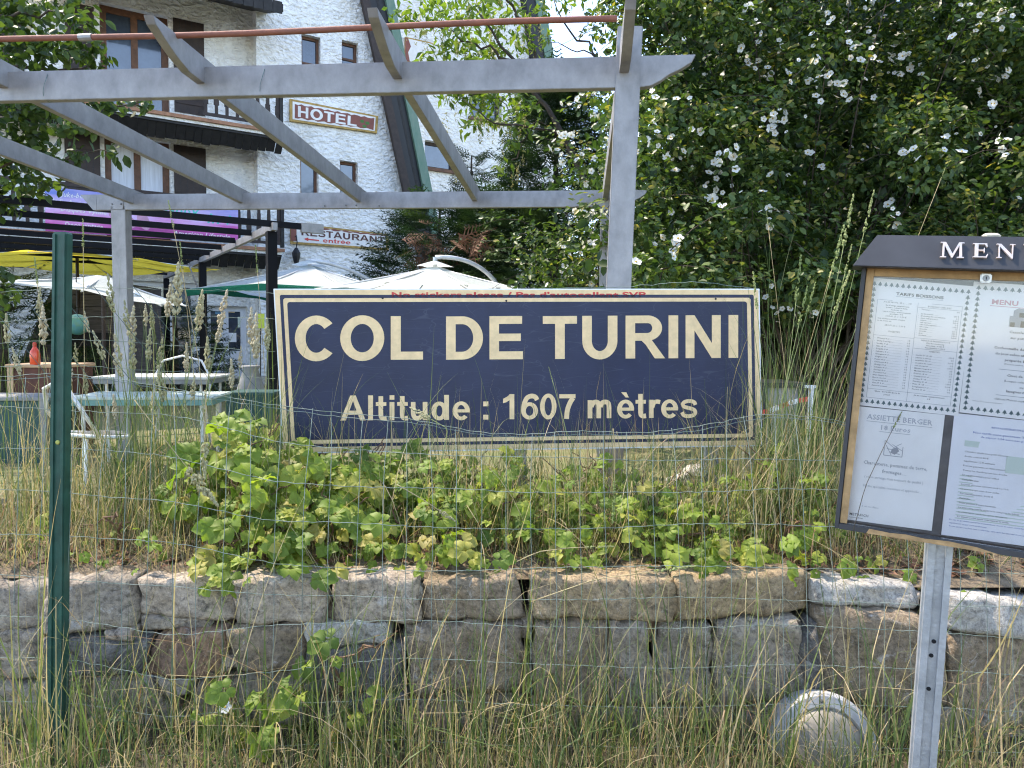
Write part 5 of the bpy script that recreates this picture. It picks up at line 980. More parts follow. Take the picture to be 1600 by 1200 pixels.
L_petal = leafmat('white_petal', [(0, (.74, .73, .66)), (1, (.82, .82, .80))], rough=.6, trans=.35, tcol=(1, 1, .95), src='obj')
M_stamen = pm('yellow_stamen', (.55, .36, .06), .8); M_bark = pm('grey_brown_bark', (.075, .058, .045), .9, var=.4, scale=12, bump=.8); M_stem = pm('green_stem', (.20, .24, .09), .7, var=.2, scale=20); M_straw = pm('straw_stem', (.42, .33, .17), .8, var=.25, scale=20)

# ------------------------------------------------------------------ rose bushes
ftpl = MB()
for k in range(5):
    a = 2*math.pi*k/5; d = np.array([math.cos(a), math.sin(a), 0]); e = np.array([-math.sin(a), math.cos(a), 0])
    ftpl.add([d*.08, d*.30+e*.30+[0, 0, .10], d*.62+e*.34+[0, 0, .17], d*.80+e*.10+[0, 0, .16], d*.80-e*.10+[0, 0, .16], d*.62-e*.34+[0, 0, .17], d*.30-e*.30+[0, 0, .10]], [(0, 1, 2, 3), (0, 3, 4), (0, 4, 5, 6)])
FLOWER = mesh_only('flower', ftpl, L_petal)
FLOWER.materials.append(M_stamen)
bm = bmesh.new(); bm.from_mesh(FLOWER); nf = len(bm.faces); r_ = bmesh.ops.create_icosphere(bm, subdivisions=1, radius=.15, matrix=Matrix.Translation((0, 0, .08)))
for f in bm.faces[nf:] if False else [f for v in r_['verts'] for f in v.link_faces]: f.material_index = 1
bm.to_mesh(FLOWER); bm.free()
GAPS = [(1290, 215, 55, 60), (1500, 140, 55, 35), (1375, 285, 60, 45), (1240, 300, 60, 40), (1440, 30, 50, 40), (1180, 400, 70, 40), (1075, 60, 40, 40), (1330, 330, 60, 40), (1560, 230, 50, 50), (900, 330, 25, 60), (1100, 330, 40, 40)]
def in_gap(x, y): return any(((x-a)/c)**2+((y-b)/d)**2 < 1 for a, b, c, d in GAPS)
def twig_tube(mb, pts, r0, r1, n=10, sides=5, jit=.02):
    pts = np.asarray(pts, float); t = np.linspace(0, len(pts)-1, n); P = np.stack([np.interp(t, range(len(pts)), pts[:, k]) for k in range(3)], 1); P[1:-1] += rng.normal(size=(n-2, 3))*jit; mb.tube(P, np.linspace(r0, r1, n), sides)
def rose(xs_, ys_, Yf, label, nflow, leaf, flow, root, spacing=56, per=200, skip=None):
    t = thing('rose_bush', root, label, 'rose bush', 'white flowering roses'); parts = []; cl = []
    y = ys_[0]
    while y < ys_[1]:
        x = xs_[0]
        while x < xs_[1]:
            px, py = x+rng.normal()*spacing*.3, y+rng.normal()*spacing*.3; x += spacing
            if skip and skip(px, py): continue
            gp = in_gap(px, py) or rng.random() < .14; Y = Yf(px, py)+(1.0 if gp else 0)+rng.normal()*.40; r = .18+.22*rng.random(); c = at(px, py, Y)
            parts.append(clump(c, r, int(per*(.35 if gp else 1)), leaf, .75, (.28 if gp else .50, .2), up=.5));  # leaves in the gaps tinted darker, shade of the hollows put into colour
            if not gp: cl.append((c, r))
            k = clump(at(px, py, Y+.8), .5, int(per*.6), leaf*1.6, .9, (.12, .1)); parts.append(k)  # inner fill tinted darkest: shade inside the bush painted into the leaves
        y += spacing*.85
    # arching sprays standing proud of the mass
    tips = []; arcs = []
    for c, r in cl:
        for _ in range(2):
            d = n3(rng.normal(size=3)*[1.1, .5, .5]+[0, -.55, .55]); L_ = .35+.55*rng.random(); n = 46; s = np.sort(rng.random(n))[:, None]; dr = .25+.35*rng.random(); p0 = c+d*r*.3; curve = lambda s: p0+d*L_*s-np.array([0, 0, 1.0])*dr*L_*s**2.2
            p = curve(s)+rng.normal(size=(n, 3))*(.022+.028*np.sin(s*3)); nm = rand_unit(n)*.65+[0, -.3, .8]; nm /= np.linalg.norm(nm, axis=1, keepdims=True)
            tm = rng.normal(.62, .12); parts.append(scatter(p, frames(nm, .3, np.repeat(d[None], n, 0)*.6), leaf*(.5+.75*rng.random(n)), LEAF6, np.clip(rng.normal(tm, .17, n), 0, 1))); tips.append((curve(.5+.5*rng.random()), d)); arcs.append([curve(a_) for a_ in (0, .35, .7, 1.0)])
    V, T, C = merge(parts); np_mesh('leaves', V, T, L_rose, t, C, kind='stuff')
    mb = MB()
    for c, r in cl[::3]: twig_tube(mb, [root+np.array([rng.normal()*.2, 0, 0]), (root*.5+c*.5)+np.array([0, .35, .2]), c], .014, .003, 10)
    for _ in range(int(len(cl)*.5)):
        c, r = random.choice(cl); twig_tube(mb, [c+rng.normal(size=3)*.1, c+np.array([rng.normal()*.25, .15, -.25])+0, c+np.array([rng.normal()*.5, .35, -.5])], .004, .002, 7)
    for a_ in arcs: twig_tube(mb, a_, .004, .0015, 6, 4, .004)
    mb.build('canes', M_bark, t, kind='stuff')
    Q = V[::6]-CP; dep = Q@_f; PX = 800+FPX*(Q@_r)/dep; PY = 600-FPX*(Q@_u)/dep; LY = V[::6, 1]; i = 0; spots = list(flow); k0 = len(spots)
    while i < nflow:
        cx, cy_ = spots[int(i) % k0] if i < k0*2.4 else random.choice(spots); sx_, sy_ = (9, 7) if i < k0 else (20, 15); sz = .036+.016*rng.random()
        for _ in range(int(rng.integers(1, 4))):
            fx, fy = cx+rng.normal()*sx_, cy_+rng.normal()*sy_; m = (abs(PX-fx) < 9) & (abs(PY-fy) < 9)
            if m.sum() < 4: continue
            Yd = np.percentile(LY[m], 4)-.03; p = at(fx, fy, Yd); nrm = Vector(n3(np.array([-.15, -.75, .5])+rng.normal(size=3)*.5)); e = sz*(.55+.65*rng.random()); op = .65+.45*rng.random()
            inst(FLOWER, 'flower', t, p, nrm.to_track_quat('Z', 'Y'), (e*op, e*op, e*(1.9-op))); i += 1
            if i >= nflow: break
        i += .01
    return t
FL1 = [(1170, 25), (1205, 45), (1360, 15), (1300, 30), (1260, 35), (1235, 60), (1195, 75), (1165, 85), (1330, 60), (1345, 75), (1365, 70), (1390, 85), (1410, 82), (1400, 105), (1375, 125), (1420, 85), (1285, 110), (1260, 105), (1240, 140), (1305, 135), (1320, 155), (1280, 130), (1225, 110), (1190, 115), (1185, 190), (1165, 185), (1205, 195), (1220, 195), (1110, 240), (1125, 240), (1140, 250), (1150, 255), (1110, 270), (1135, 272), (1115, 285), (1140, 300), (1130, 320), (1108, 310), (1060, 120), (1085, 80), (1050, 155), (1030, 145), (1060, 185), (1040, 215), (1075, 205), (1015, 220), (1045, 240), (1540, 20), (1510, 25), (1560, 80), (1515, 95), (1530, 100), (1550, 120), (1500, 140), (1540, 150), (1545, 165), (1480, 55), (1460, 70), (1565, 30), (1495, 200), (1475, 215), (1560, 225), (1340, 230), (1360, 235), (1430, 240), (1455, 260), (1415, 290), (1400, 330), (1270, 250), (1225, 280), (1240, 320), (1200, 330), (1185, 465), (1215, 470), (1230, 480), (1250, 485), (1200, 500), (1240, 500), (1205, 340), (1590, 120), (1580, 300), (1030, 400), (1060, 380), (1090, 420), (1020, 330)]
FL2 = [(900, 155), (905, 185), (880, 185), (885, 205), (925, 190), (890, 230), (895, 245), (940, 260), (900, 265), (912, 290), (900, 330), (890, 375), (905, 400), (895, 420), (915, 385), (930, 340), (885, 440), (940, 430)]
rose((1000, 1790), (-70, 480), lambda x, y: 6.9-.9*max(0, (y-150)/330)+.25*math.sin(x/90), 'huge white flowered rose thicket filling the right behind the menu board', 290, .064, FL1, np.array([2.9, 7.0, tz(7)]))
rose((868, 985), (150, 480), lambda x, y: 7.2, 'smaller white flowered rose left of the pergola post beside the dark conifer', 60, .055, FL2, np.array([.85, 7.5, tz(7)]), 48, 130, skip=lambda x, y: x < 868+(300-y)*.12 or (y < 210 and x < 935))

# ------------------------------------------------------------------ trees
def tree(name, label, trunk, limbs, clumps, mat, leaf, tpl, n, tint=(.5, .22), r=(.25, .4), up=.3, droop=.5, squash=.8, group=None, shell=.3, crown='crown'):
    t = thing(name, trunk[0][0], label, 'tree', group); mb = MB()
    for pts, r0, r1 in [trunk]: twig_tube(mb, pts, r0, r1, 12, 8, .02)
    mb.build('trunk', M_bark, t, smooth=True)
    if limbs:
        mb = MB()
        for pts, r0, r1 in limbs: twig_tube(mb, pts, r0, r1, 12, 6, .025)
        mb.build('branches', M_bark, t, smooth=True, kind='stuff')
    V, T, C = merge([clump(c, (r[0]+(r[1]-r[0])*rng.random())*k, int(n*k*k*(.7+.6*rng.random())), leaf, squash, tint, up, tpl, shell, droop) for c, k in clumps]); np_mesh(crown, V, T, mat, t, C, kind='stuff'); return t
# dark trees that close the view behind the roses
for i, (px, Y, w_, lab) in enumerate(((1120, 11.5, 1.2, 'tall dark tree behind the pergola post'), (1330, 10.5, 2.2, 'dense dark tree behind the middle of the rose thicket'), (1640, 10.0, 2.2, 'dense dark tree at the right edge behind the roses'))):
    b = at(px, 500, Y); b[2] = tz(Y); cl = []
    for _ in range(80): q = rng.random(); cl.append((b+np.array([rng.normal()*w_*.5, rng.normal()*.6, .5+q*5.6]), 1.0))
    if i == 0: cl = [c for c in cl if (c[0][0]-CP[0])/c[0][1] > (1000-800)/1150 or c[0][2] < 3.3]
    tree('dark_tree', lab, ([b, b+np.array([.1, 0, 3.0]), b+np.array([0, .2, 5.5])], .16, .05), [([b+np.array([0, 0, 1+k*.7]), b+np.array([rng.normal()*1.2, -.4, 2.2+k*.7])], .05, .015) for k in range(5)], cl, L_dark, .19, LEAF6, 330, (.5, .25), (.6, .95))
# yellow-green tree hanging over the far wing
Yt = 9.6; b = at(985, 500, Yt); b[2] = tz(Yt)
def A(x, y, dy=0.0): return at(x, y, Yt+dy)
limbs = [([A(935, 330), A(885, 215), A(845, 160), A(800, 95, -.3), A(740, 10, -.5)], .05, .012), ([A(885, 215), A(830, 200, -.2), A(770, 192, -.3), A(715, 150, -.4)], .02, .004), ([A(845, 160), A(835, 90), A(815, 30)], .03, .01), ([A(800, 95, -.3), A(730, 60, -.4), A(650, 30, -.5)], .02, .004),
         ([A(1000, 150), A(930, 90), A(885, 45), A(862, -10)], .022, .006), ([A(930, 90), A(880, 72), A(838, 58)], .010, .003), ([A(905, 65), A(920, 30), A(935, -10)], .008, .003), ([A(815, 30), A(780, -20)], .02, .01), ([A(845, 160), A(800, 175, .2), A(760, 130, .2)], .012, .003), ([A(800, 250), A(820, 215), A(845, 180)], .01, .004)]
cl = [(A(x, y, rng.normal()*.35), k) for x, y, k in ((628, 15, .7), (655, 25, .8), (690, 8, .9), (690, 45, .8), (725, 25, 1), (735, 65, .9), (765, 40, 1), (770, 85, .8), (800, 25, 1), (815, 65, .9), (700, 75, .7), (745, 100, .7), (835, 20, .7), (720, 140, .8), (745, 155, .9), (700, 150, .5), (735, 200, .5), (825, 170, .7), (775, 150, .8), (760, 185, .7), (790, 185, .6), (808, 150, .6), (815, 200, .5), (805, 225, .5), (790, 262, .5), (878, 6, .5), (915, -8, .6), (945, 20, .5), (855, 55, .35), (668, 90, .5), (840, 100, .4), (750, 0, .8), (840, -20, .9), (780, -20, .9))]
mt = tree('leaning_tree', 'yellow-green tree with hanging seed tassels in front of the far hotel wing', ([b, A(975, 420), A(935, 330)], .11, .055), limbs, cl, L_maple, .125, LEAF4, 85, (.5, .25), (.28, .4), .35, .7, .7, shell=.15)
parts = []
for c, k in cl:
    for _ in range(int(2*k+1.5)):
        s = c+rng.normal(size=3)*.16; n = 34; ln = .16+.2*rng.random(); tt = rng.random(n); p = s+np.stack([rng.normal(size=n)*.012, rng.normal(size=n)*.012, -tt*ln-.05], 1); parts.append(scatter(p, frames(rand_unit(n), 1.0), .030*(.6+.7*rng.random(n)), LEAF4, rng.random(n)))
V, T, C = merge(parts); np_mesh('seed_tassels', V, T, L_seed, mt, C, kind='stuff')
# leafy tree at the upper left
Yl = 6.6; A2 = lambda x, y, d=0.0: at(x, y, Yl+d); b = at(-330, 500, Yl); b[2] = tz(Yl)
cl = [(A2(x, y, rng.normal()*.25), k) for x, y, k in ((-40, 10, 1), (10, 10, 1), (50, 25, .9), (100, 5, .8), (125, 35, .7), (20, 60, .9), (60, 65, .8), (-30, 80, 1), (100, 75, .5), (135, 75, .5), (20, 105, .8), (75, 100, .7), (130, 90, .45), (165, 95, .35), (-20, 150, 1), (30, 180, .8), (60, 165, .7), (100, 175, .6), (135, 165, .5), (165, 165, .5), (195, 160, .45), (225, 158, .4), (20, 215, .9), (70, 215, .7), (110, 200, .5), (145, 195, .35), (20, 250, .8), (65, 245, .6), (100, 250, .4), (125, 240, .35), (170, 235, .28), (185, 245, .25), (10, 290, .8), (45, 285, .6), (80, 285, .4), (15, 320, .6), (-40, 300, 1), (-60, 220, 1.1), (-10, 430, .5), (5, 460, .45), (-20, 490, .5))]
tree('leafy_tree', 'dark leafy tree hanging in from the upper left corner', ([b, b+np.array([.1, 0, 2.2]), A2(-250, 60)], .12, .06), [([A2(-260, 100), A2(-60, 100), A2(60, 105), A2(150, 100)], .03, .005), ([A2(-260, 200), A2(-40, 190), A2(100, 180), A2(220, 160)], .03, .005), ([A2(-250, 40), A2(-20, 20), A2(100, 20)], .03, .006), ([A2(-260, 280), A2(-50, 270), A2(90, 250), A2(180, 240)], .025, .004), ([A2(-240, 420), A2(-40, 440), A2(5, 460)], .02, .005)], cl, L_left, .092, LEAF6, 130, (.45, .25), (.30, .42), .35, .6, .7, shell=.1)
# conifers
def spray():
    V = []; T = []
    def strip(a, b, w):
        a = np.array(a, float); b = np.array(b, float); d = b-a; s = np.array([-d[1], d[0], 0]); s = s/np.linalg.norm(s)*w; n = len(V); V.extend([a-s, a+s, b]); T.append((n, n+1, n+2))
    strip((0, 0, 0), (0, 1, -.12), .03)
    for k in range(6):
        y = .08+k*.15; l = .38*(1-.6*y)
        for sg_ in (-1, 1):
            e = (sg_*l, y+l*.9, -.1*y-.05); strip((0, y, -.06*y), e, .028)
            for q in (.55,): m = (sg_*l*q, y+l*.9*q, -.06*y); strip(m, (m[0]+sg_*l*.12, m[1]+l*.45, m[2]-.03), .02); strip(m, (m[0]+sg_*l*.42, m[1]+l*.12, m[2]-.03), .02)
    return np.array(V), np.array(T)
SPR = spray()
def conifer(name, label, base, tip, rad, n, size, power=.75, dead=None, zmin=0):
    t = thing(name, base, label, 'conifer'); H = tip[2]-base[2]; mb = MB(); twig_tube(mb, [base, (np.array(base)+tip)/2, np.array(tip)], .11, .015, 8, 7, .01); mb.build('trunk', M_bark, t)
    s = rng.random(n)**1.2; z = base[2]+H*(.04+.96*s); R_ = rad*(1-s)**power+.05; a = rng.random(n)*2*math.pi; rr = R_*(.45+.6*rng.random(n)**.6); ax = base[0]+(tip[0]-base[0])*s; ay = base[1]+(tip[1]-base[1])*s
    p = np.stack([ax+rr*np.cos(a), ay+rr*np.sin(a), z-.12*rr], 1); out = np.stack([np.cos(a), np.sin(a), -.15+.35*s], 1); nm = np.stack([-.3*np.cos(a), -.3*np.sin(a), np.ones(n)], 1)+rand_unit(n)*.45; nm /= np.linalg.norm(nm, axis=1, keepdims=True)
    V, T, C = scatter(p, frames(nm, .25, out*1.4), size*(.6+.7*rng.random(n)), SPR, np.clip(rng.normal(.45, .25, n), 0, 1)); np_mesh('fronds', V, T, L_conif, t, C, kind='stuff')
    mb = MB()
    for k in range(14): i = rng.integers(n); twig_tube(mb, [(ax[i], ay[i], z[i]-.1), p[i]], .02, .004, 5)
    mb.build('branches', M_bark, t, kind='stuff')
    if dead:
        parts = []
        for c, r, k in dead:
            q = np.asarray(c)+rng.normal(size=(k, 3))*r; nm = rand_unit(k)*.6+[0, -.5, .6]; nm /= np.linalg.norm(nm, axis=1, keepdims=True); parts.append(scatter(q, frames(nm, .7), size*(.5+.5*rng.random(k)), SPR, rng.random(k)))
        V, T, C = merge(parts); np_mesh('dead_fronds', V, T, L_deadc, t, C, kind='stuff')
    return t
def base_at(px, Y): p = at(px, 500, Y); p[2] = tz(Y); return p
conifer('conifer_shrub', 'dark feathery conifer shrub with brown dead fronds in front of the restaurant sign', base_at(676, 14), at(688, 318, 14), 1.85, 1700, .5, .48, dead=[(at(655, 385, 12.9), (.12, .12, .16), 14), (at(690, 398, 12.9), (.16, .12, .12), 14)])
conifer('conifer_shrub', 'broad dark conifer shrub with a brown patch behind the largest parasol', base_at(790, 13.6), at(795, 310, 13.6), 1.9, 1700, .55, .6, dead=[(at(745, 372, 12.3), (.24, .12, .08), 16)])
conifer('conifer_tree', 'tall dark conifer standing left of the pergola post', base_at(862, 12.5), at(872, 120, 12.5), 1.3, 3600, .42, .55)
conifer('young_conifer', 'small conifer tip in front of the far wing window', base_at(735, 15.5), at(737, 243, 15.5), .75, 420, .4, .8)
conifer('conifer_shrub', 'dark evergreen shrub beside the hotel doors behind the black pergola', base_at(270, 14.0), at(275, 478, 14.0), 1.0, 500, .4, .5)
conifer('conifer_shrub', 'dark evergreen shrub at the far left beside the timber hut', base_at(0, 10.5), at(5, 430, 10.5), 1.1, 600, .4, .5)

# ------------------------------------------------------------------ raspberry plants on top of the wall
def leaflet(mb, base, d, nrm, L_, w_):
    d = n3(d); nrm = n3(nrm-d*np.dot(nrm, d)); x = np.cross(d, nrm); prof = [(.0, .0), (.10, .55), (.24, .90), (.40, 1.02), (.56, .94), (.72, .72), (.87, .38), (1.0, 0)]
    V = []; n = len(prof)
    for i, (s, k) in enumerate(prof):
        ser = 1.0+(.10 if i % 2 else -.08); up = .10*math.sin(s*math.pi)-.22*s*s; V.append(base+d*L_*s+nrm*L_*up)
        for sg_ in (-1, 1): V.append(base+d*L_*(s+.03)+x*sg_*w_*k*ser+nrm*L_*(up+.13*k+(.03 if i % 2 else -.02)))
    Fc = []
    for i in range(n-1): a, b_ = i*3, (i+1)*3; Fc += [(a, b_, b_+1, a+1), (a, a+2, b_+2, b_)]
    mb.add(V, Fc)
RL = []
for k in range(4):
    mb = MB(); rr = random.Random(k)
    z = np.array([0, 0, 1.0]); mb.tube([(0, 0, 0), (0, .25, .02), (0, .5, 0)], .012, 4)
    leaflet(mb, np.array([0, .5, 0.]), np.array([0, 1, -.15]), z, .74, .36); 
    for sg_ in (-1, 1): leaflet(mb, np.array([0, .45, 0.]), np.array([sg_*1.0, .35+.2*rr.random(), -.1]), z+np.array([0, 0, 0]), .60+.1*rr.random(), .29)
    if k % 2:
        for sg_ in (-1, 1): leaflet(mb, np.array([0, .18, 0.]), np.array([sg_*1.0, -.1, -.15]), z, .48, .23)
    RL.append(mesh_only('leaf', mb, L_rasp, True))
def raspberry(px, Y, reg, nleaf, size, label, mb_stems=3, group='raspberry plants along the wall top', zb=None):
    """reg: (x0,x1,y0,y1) pixel region of its foliage"""
    base = at(px, 700, Y); base[2] = tz(Y) if zb is None else zb; t = thing('raspberry_plant', base, label, 'plant', group); x0, x1, y0, y1 = reg; stems = []
    for k in range(mb_stems):
        tx, ty = x0+(x1-x0)*rng.random(), y0+(y1-y0)*.25*rng.random(); tip = at(tx, ty, Y+rng.normal()*.06); mid = (base+tip)/2+np.array([rng.normal()*.05, -.02, .05]); m = MB(); twig_tube(m, [base+np.array([rng.normal()*.03, 0, -.02]), mid, tip], .005, .002, 9, 5, .008); m.build('stem', pm('reddish_stem', (.14, .075, .04), .7), t); stems.append((base, mid, tip))
    for k in range(int(nleaf*2.3)):
        u, v = rng.random(), rng.random(); edge = 1-abs(u-.5)*1.2; px_, py_ = x0+(x1-x0)*u, y1-(y1-y0)*v*edge; p = at(px_, py_, Y+rng.normal()*.12-.05*v)
        nm = n3(np.array([rng.normal()*.45, -.5+rng.normal()*.35, .75])); az = rng.random()*2*math.pi; d = n3(np.array([math.cos(az), math.sin(az)*.6-.3, -.25])); d = n3(d-nm*np.dot(d, nm)); x = np.cross(d, nm); q = Matrix((tuple(x), tuple(d), tuple(nm))).transposed().to_quaternion()
        inst(RL[k % 4], 'leaf', t, p, q, size*(.38+.62*rng.random()))
RASP = [(350, 2.62, (285, 440, 640, 800), 42, .085, 'bright raspberry plant at the lower left corner of the sign'), (400, 2.50, (330, 470, 720, 890), 48, .085, 'raspberry plant spreading low below the left corner of the sign'), (480, 2.68, (430, 560, 688, 820), 42, .08, 'raspberry plant under the letters CO of the sign'), (520, 2.50, (450, 600, 760, 895), 44, .08, 'raspberry plant above the second pale cap stone left of centre'),
 (590, 2.70, (540, 660, 690, 820), 38, .08, 'raspberry plant below the word Altitude'), (640, 2.52, (580, 720, 760, 890), 34, .075, 'raspberry plant mixed with grass below the sign centre'), (700, 2.72, (650, 790, 705, 820), 30, .075, 'thin raspberry plant below the colon of the sign'), (900, 2.74, (830, 960, 715, 830), 26, .065, 'sparse raspberry plant below the word metres'), (960, 2.50, (880, 1060, 780, 895), 36, .07, 'low raspberry plant on the ochre slab'), (1060, 2.66, (1000, 1130, 730, 870), 26, .065, 'raspberry plant below the right end of the lettering'),
 (1150, 2.55, (1100, 1190, 790, 895), 22, .065, 'small raspberry plant near the right end of the sign'), (1230, 2.48, (1180, 1290, 790, 905), 28, .06, 'raspberry plant between the sign and the menu board'), (1360, 2.55, (1310, 1440, 845, 915), 20, .055, 'low raspberry plant under the menu board'), (790, 2.56, (720, 880, 770, 890), 30, .07, 'raspberry plant tangled with grass below the digits 1607'), (1110, 2.44, (1040, 1190, 835, 905), 20, .06, 'creeping raspberry plant on the right ochre slab'), (690, 2.43, (600, 800, 840, 908), 22, .065, 'creeping raspberry plant spilling over the wall top at centre'), (430, 2.42, (300, 530, 840, 912), 34, .07, 'creeping raspberry plant spilling over the pinkish cap stones'), (1190, 2.8, (1140, 1290, 690, 790), 22, .065, 'upright raspberry plant beside the right edge of the sign'), (60, 2.75, (0, 130, 770, 880), 16, .06, 'raspberry seedlings left of the green post'), (170, 2.5, (110, 270, 800, 895), 18, .05, 'small raspberry seedlings between the green post and the leafy clump'), (1530, 2.6, (1490, 1600, 870, 930), 14, .055, 'small leafy plant right of the menu board post')]
RASP += [(740, 2.66, (690, 800, 715, 830), 22, .07, 'raspberry plant rising toward the digit one of the sign'), (850, 2.62, (800, 920, 730, 850), 22, .065, 'raspberry plant under the digits of the sign'), (1000, 2.6, (940, 1080, 735, 850), 24, .065, 'raspberry plant in grass left of the pale rocks'), (1120, 2.7, (1060, 1190, 715, 830), 22, .065, 'raspberry plant just below the right corner of the sign'), (1290, 2.66, (1230, 1330, 720, 850), 24, .06, 'raspberry plant close to the left side of the menu case'), (300, 2.7, (240, 360, 720, 850), 20, .065, 'raspberry plant behind the bent straw stalk'), (420, 2.80, (340, 480, 655, 760), 26, .085, 'tall raspberry shoots hiding the lower left corner of the sign'), (560, 2.80, (480, 620, 680, 770), 24, .08, 'tall raspberry shoots touching the sign edge below the letter A'), (660, 2.78, (600, 740, 690, 780), 22, .075, 'raspberry shoots touching the sign edge below the letters tude'), (800, 2.80, (740, 860, 700, 790), 18, .07, 'raspberry shoots touching the sign edge below the digit six'), (950, 2.80, (880, 1020, 705, 800), 18, .065, 'raspberry shoots touching the sign edge below the letter m')]
for a in RASP: raspberry(*a)
raspberry(520, 2.17, (395, 640, 975, 1170), 20, .075, 'raspberry plant growing out of the wall face left of centre', 4, zb=.42); raspberry(330, 2.16, (270, 440, 1060, 1170), 11, .065, 'raspberry shoot low against the wall near a white blossom', 3, zb=.42)

# ------------------------------------------------------------------ grass
def band(n, x0, x1, Y0, Y1, h, zf, tint, wd=(.0022, .0045), lean=.25, curl=.8, hs=.3, xw=None):
    Y = Y0+(Y1-Y0)*rng.random(n); px = x0+(x1-x0)*rng.random(n) if xw is None else xw(n); X = (px-800)/FPX*Y
    base = np.stack([X, Y, np.array([zf(y) for y in Y])-.01], 1); ht = h*np.clip(rng.lognormal(0, hs, n), .35, 1.9)
    return blades(base, ht, wd[0]+(wd[1]-wd[0])*rng.random(n), rng.random(n)*2*math.pi, np.abs(rng.normal(0, lean, n)), rng.normal(.2, curl, n), np.clip(tint(n), 0, 1))
green = lambda n: rng.normal(.30, .16, n); straw = lambda n: rng.normal(.82, .1, n); mixd = lambda n: np.where(rng.random(n) < .42, rng.normal(.34, .14, n), rng.normal(.8, .1, n)); dry = lambda n: np.where(rng.random(n) < .48, rng.normal(.34, .15, n), rng.normal(.86, .1, n))
vz = lambda y: float(np.interp(y, [0.8, 1.4, 2.4], [0.0, 0.24, 0.30]))
def grp(weights):     # pick pixel x from weighted clumps (centre, spread, weight)
    w = np.array([q[2] for q in weights], float); w /= w.sum()
    def f(n): i = rng.choice(len(weights), n, p=w); c = np.array([q[0] for q in weights])[i]; s = np.array([q[1] for q in weights])[i]; return c+rng.normal(size=n)*s
    return f
CL = grp([(110, 50, 1.2), (560, 60, 1), (690, 70, 1), (860, 70, 1.3), (1000, 80, 1), (1150, 60, 1.4), (1400, 50, .9), (1550, 60, 1), (300, 90, .7), (40, 40, .8), (760, 420, 5)])
parts = [band(700, -150, 1750, 1.75, 2.2, .14, vz, green, wd=(.002, .0045), lean=.4, curl=1.1), band(1500, -150, 1750, 1.8, 2.2, .13, vz, dry, wd=(.0015, .003), lean=.6, curl=1.4), band(1200, -150, 1750, 1.75, 2.2, .17, vz, mixd, wd=(.0015, .0035), lean=.35, curl=1.2), band(900, -150, 1750, 1.7, 2.17, .33, vz, dry, wd=(.0012, .0024), lean=.4, curl=1.3, xw=CL),
         band(640, -150, 1750, 1.8, 2.17, .40, vz, lambda n: np.where(rng.random(n) < .75, rng.normal(.27, .15, n), rng.normal(.78, .1, n)), wd=(.002, .0055), lean=.22, curl=1.0, xw=CL), band(260, -150, 1750, 1.8, 2.15, .62, vz, mixd, wd=(.0014, .0045), lean=.22, curl=.9, xw=CL)]
V, T, C = (lambda P: merge(P))(parts); np_mesh('verge_grass', V, T, L_grass, None, C, kind='stuff', label='long green and straw coloured grass along the wall foot', cat='grass')
parts = [band(2600, -150, 1750, 2.36, 2.95, .10, tz, dry, wd=(.0012, .0026), lean=.8, curl=1.2), band(1900, -150, 340, 2.34, 2.9, .17, tz, mixd, wd=(.0014, .003), lean=.6, curl=1.2), band(420, -120, 440, 2.6, 3.1, .50, tz, mixd, wd=(.0014, .0035), lean=.22, curl=.8), band(620, 480, 1200, 2.6, 2.93, .40, tz, mixd, wd=(.0014, .004), lean=.25, curl=.9), band(600, -120, 430, 2.45, 3.0, .34, tz, mixd, wd=(.0014, .0035), lean=.2, curl=.9, xw=grp([(210, 45, 2.0), (330, 60, .8), (40, 60, 1), (120, 50, .8)])), band(150, 130, 320, 2.6, 3.0, .54, tz, green, wd=(.002, .004), lean=.14, curl=.5, xw=grp([(215, 40, 1), (290, 40, .6)])),
         band(2000, 480, 1420, 2.42, 2.95, .32, tz, lambda n: np.where(rng.random(n) < .6, rng.normal(.34, .15, n), rng.normal(.78, .1, n)), wd=(.0014, .004), lean=.35, curl=1.2, xw=grp([(800, 60, 1.5), (740, 50, 1), (1090, 60, 1), (1170, 50, 1.2), (930, 90, 1), (620, 80, .6), (1330, 60, .9), (1000, 220, 2)])), band(700, 1120, 1420, 2.6, 3.4, .48, tz, mixd, wd=(.0014, .004), lean=.25, curl=.8, xw=grp([(1210, 40, 1.4), (1260, 40, 1.2), (1310, 40, .9), (1170, 30, .6)])),
         band(260, 1150, 1330, 2.7, 3.4, .68, tz, green, wd=(.002, .004), lean=.14, curl=.4, xw=grp([(1220, 35, 1.2), (1270, 35, 1)])), band(600, 1380, 1720, 2.42, 2.9, .24, tz, mixd, wd=(.0014, .0035), lean=.4, curl=1.0), band(900, 100, 1500, 2.36, 2.55, .13, tz, lambda n: rng.normal(.93, .07, n), wd=(.0012, .0025), lean=1.0, curl=.8), band(150, 420, 470, 2.6, 2.9, .45, tz, green, wd=(.002, .004), xw=grp([(418, 12, 1)]), lean=.14, curl=.4),
         band(260, 300, 1350, 2.4, 2.55, .42, tz, mixd, wd=(.0014, .0035), lean=.5, curl=1.0)]
V, T, C = merge(parts); np_mesh('bank_grass', V, T, L_grass, None, C, kind='stuff', label='mixed dry and green grass on top of the wall below the sign', cat='grass')
parts = [band(5200, -100, 1700, 3.3, 7.5, .07, tz, lambda n: rng.normal(.42, .15, n), wd=(.003, .006), lean=.4)]
V, T, C = merge(parts); np_mesh('lawn_grass', V, T, L_grass, None, C, kind='stuff', label='short lawn grass on the terrace behind the sign', cat='grass')
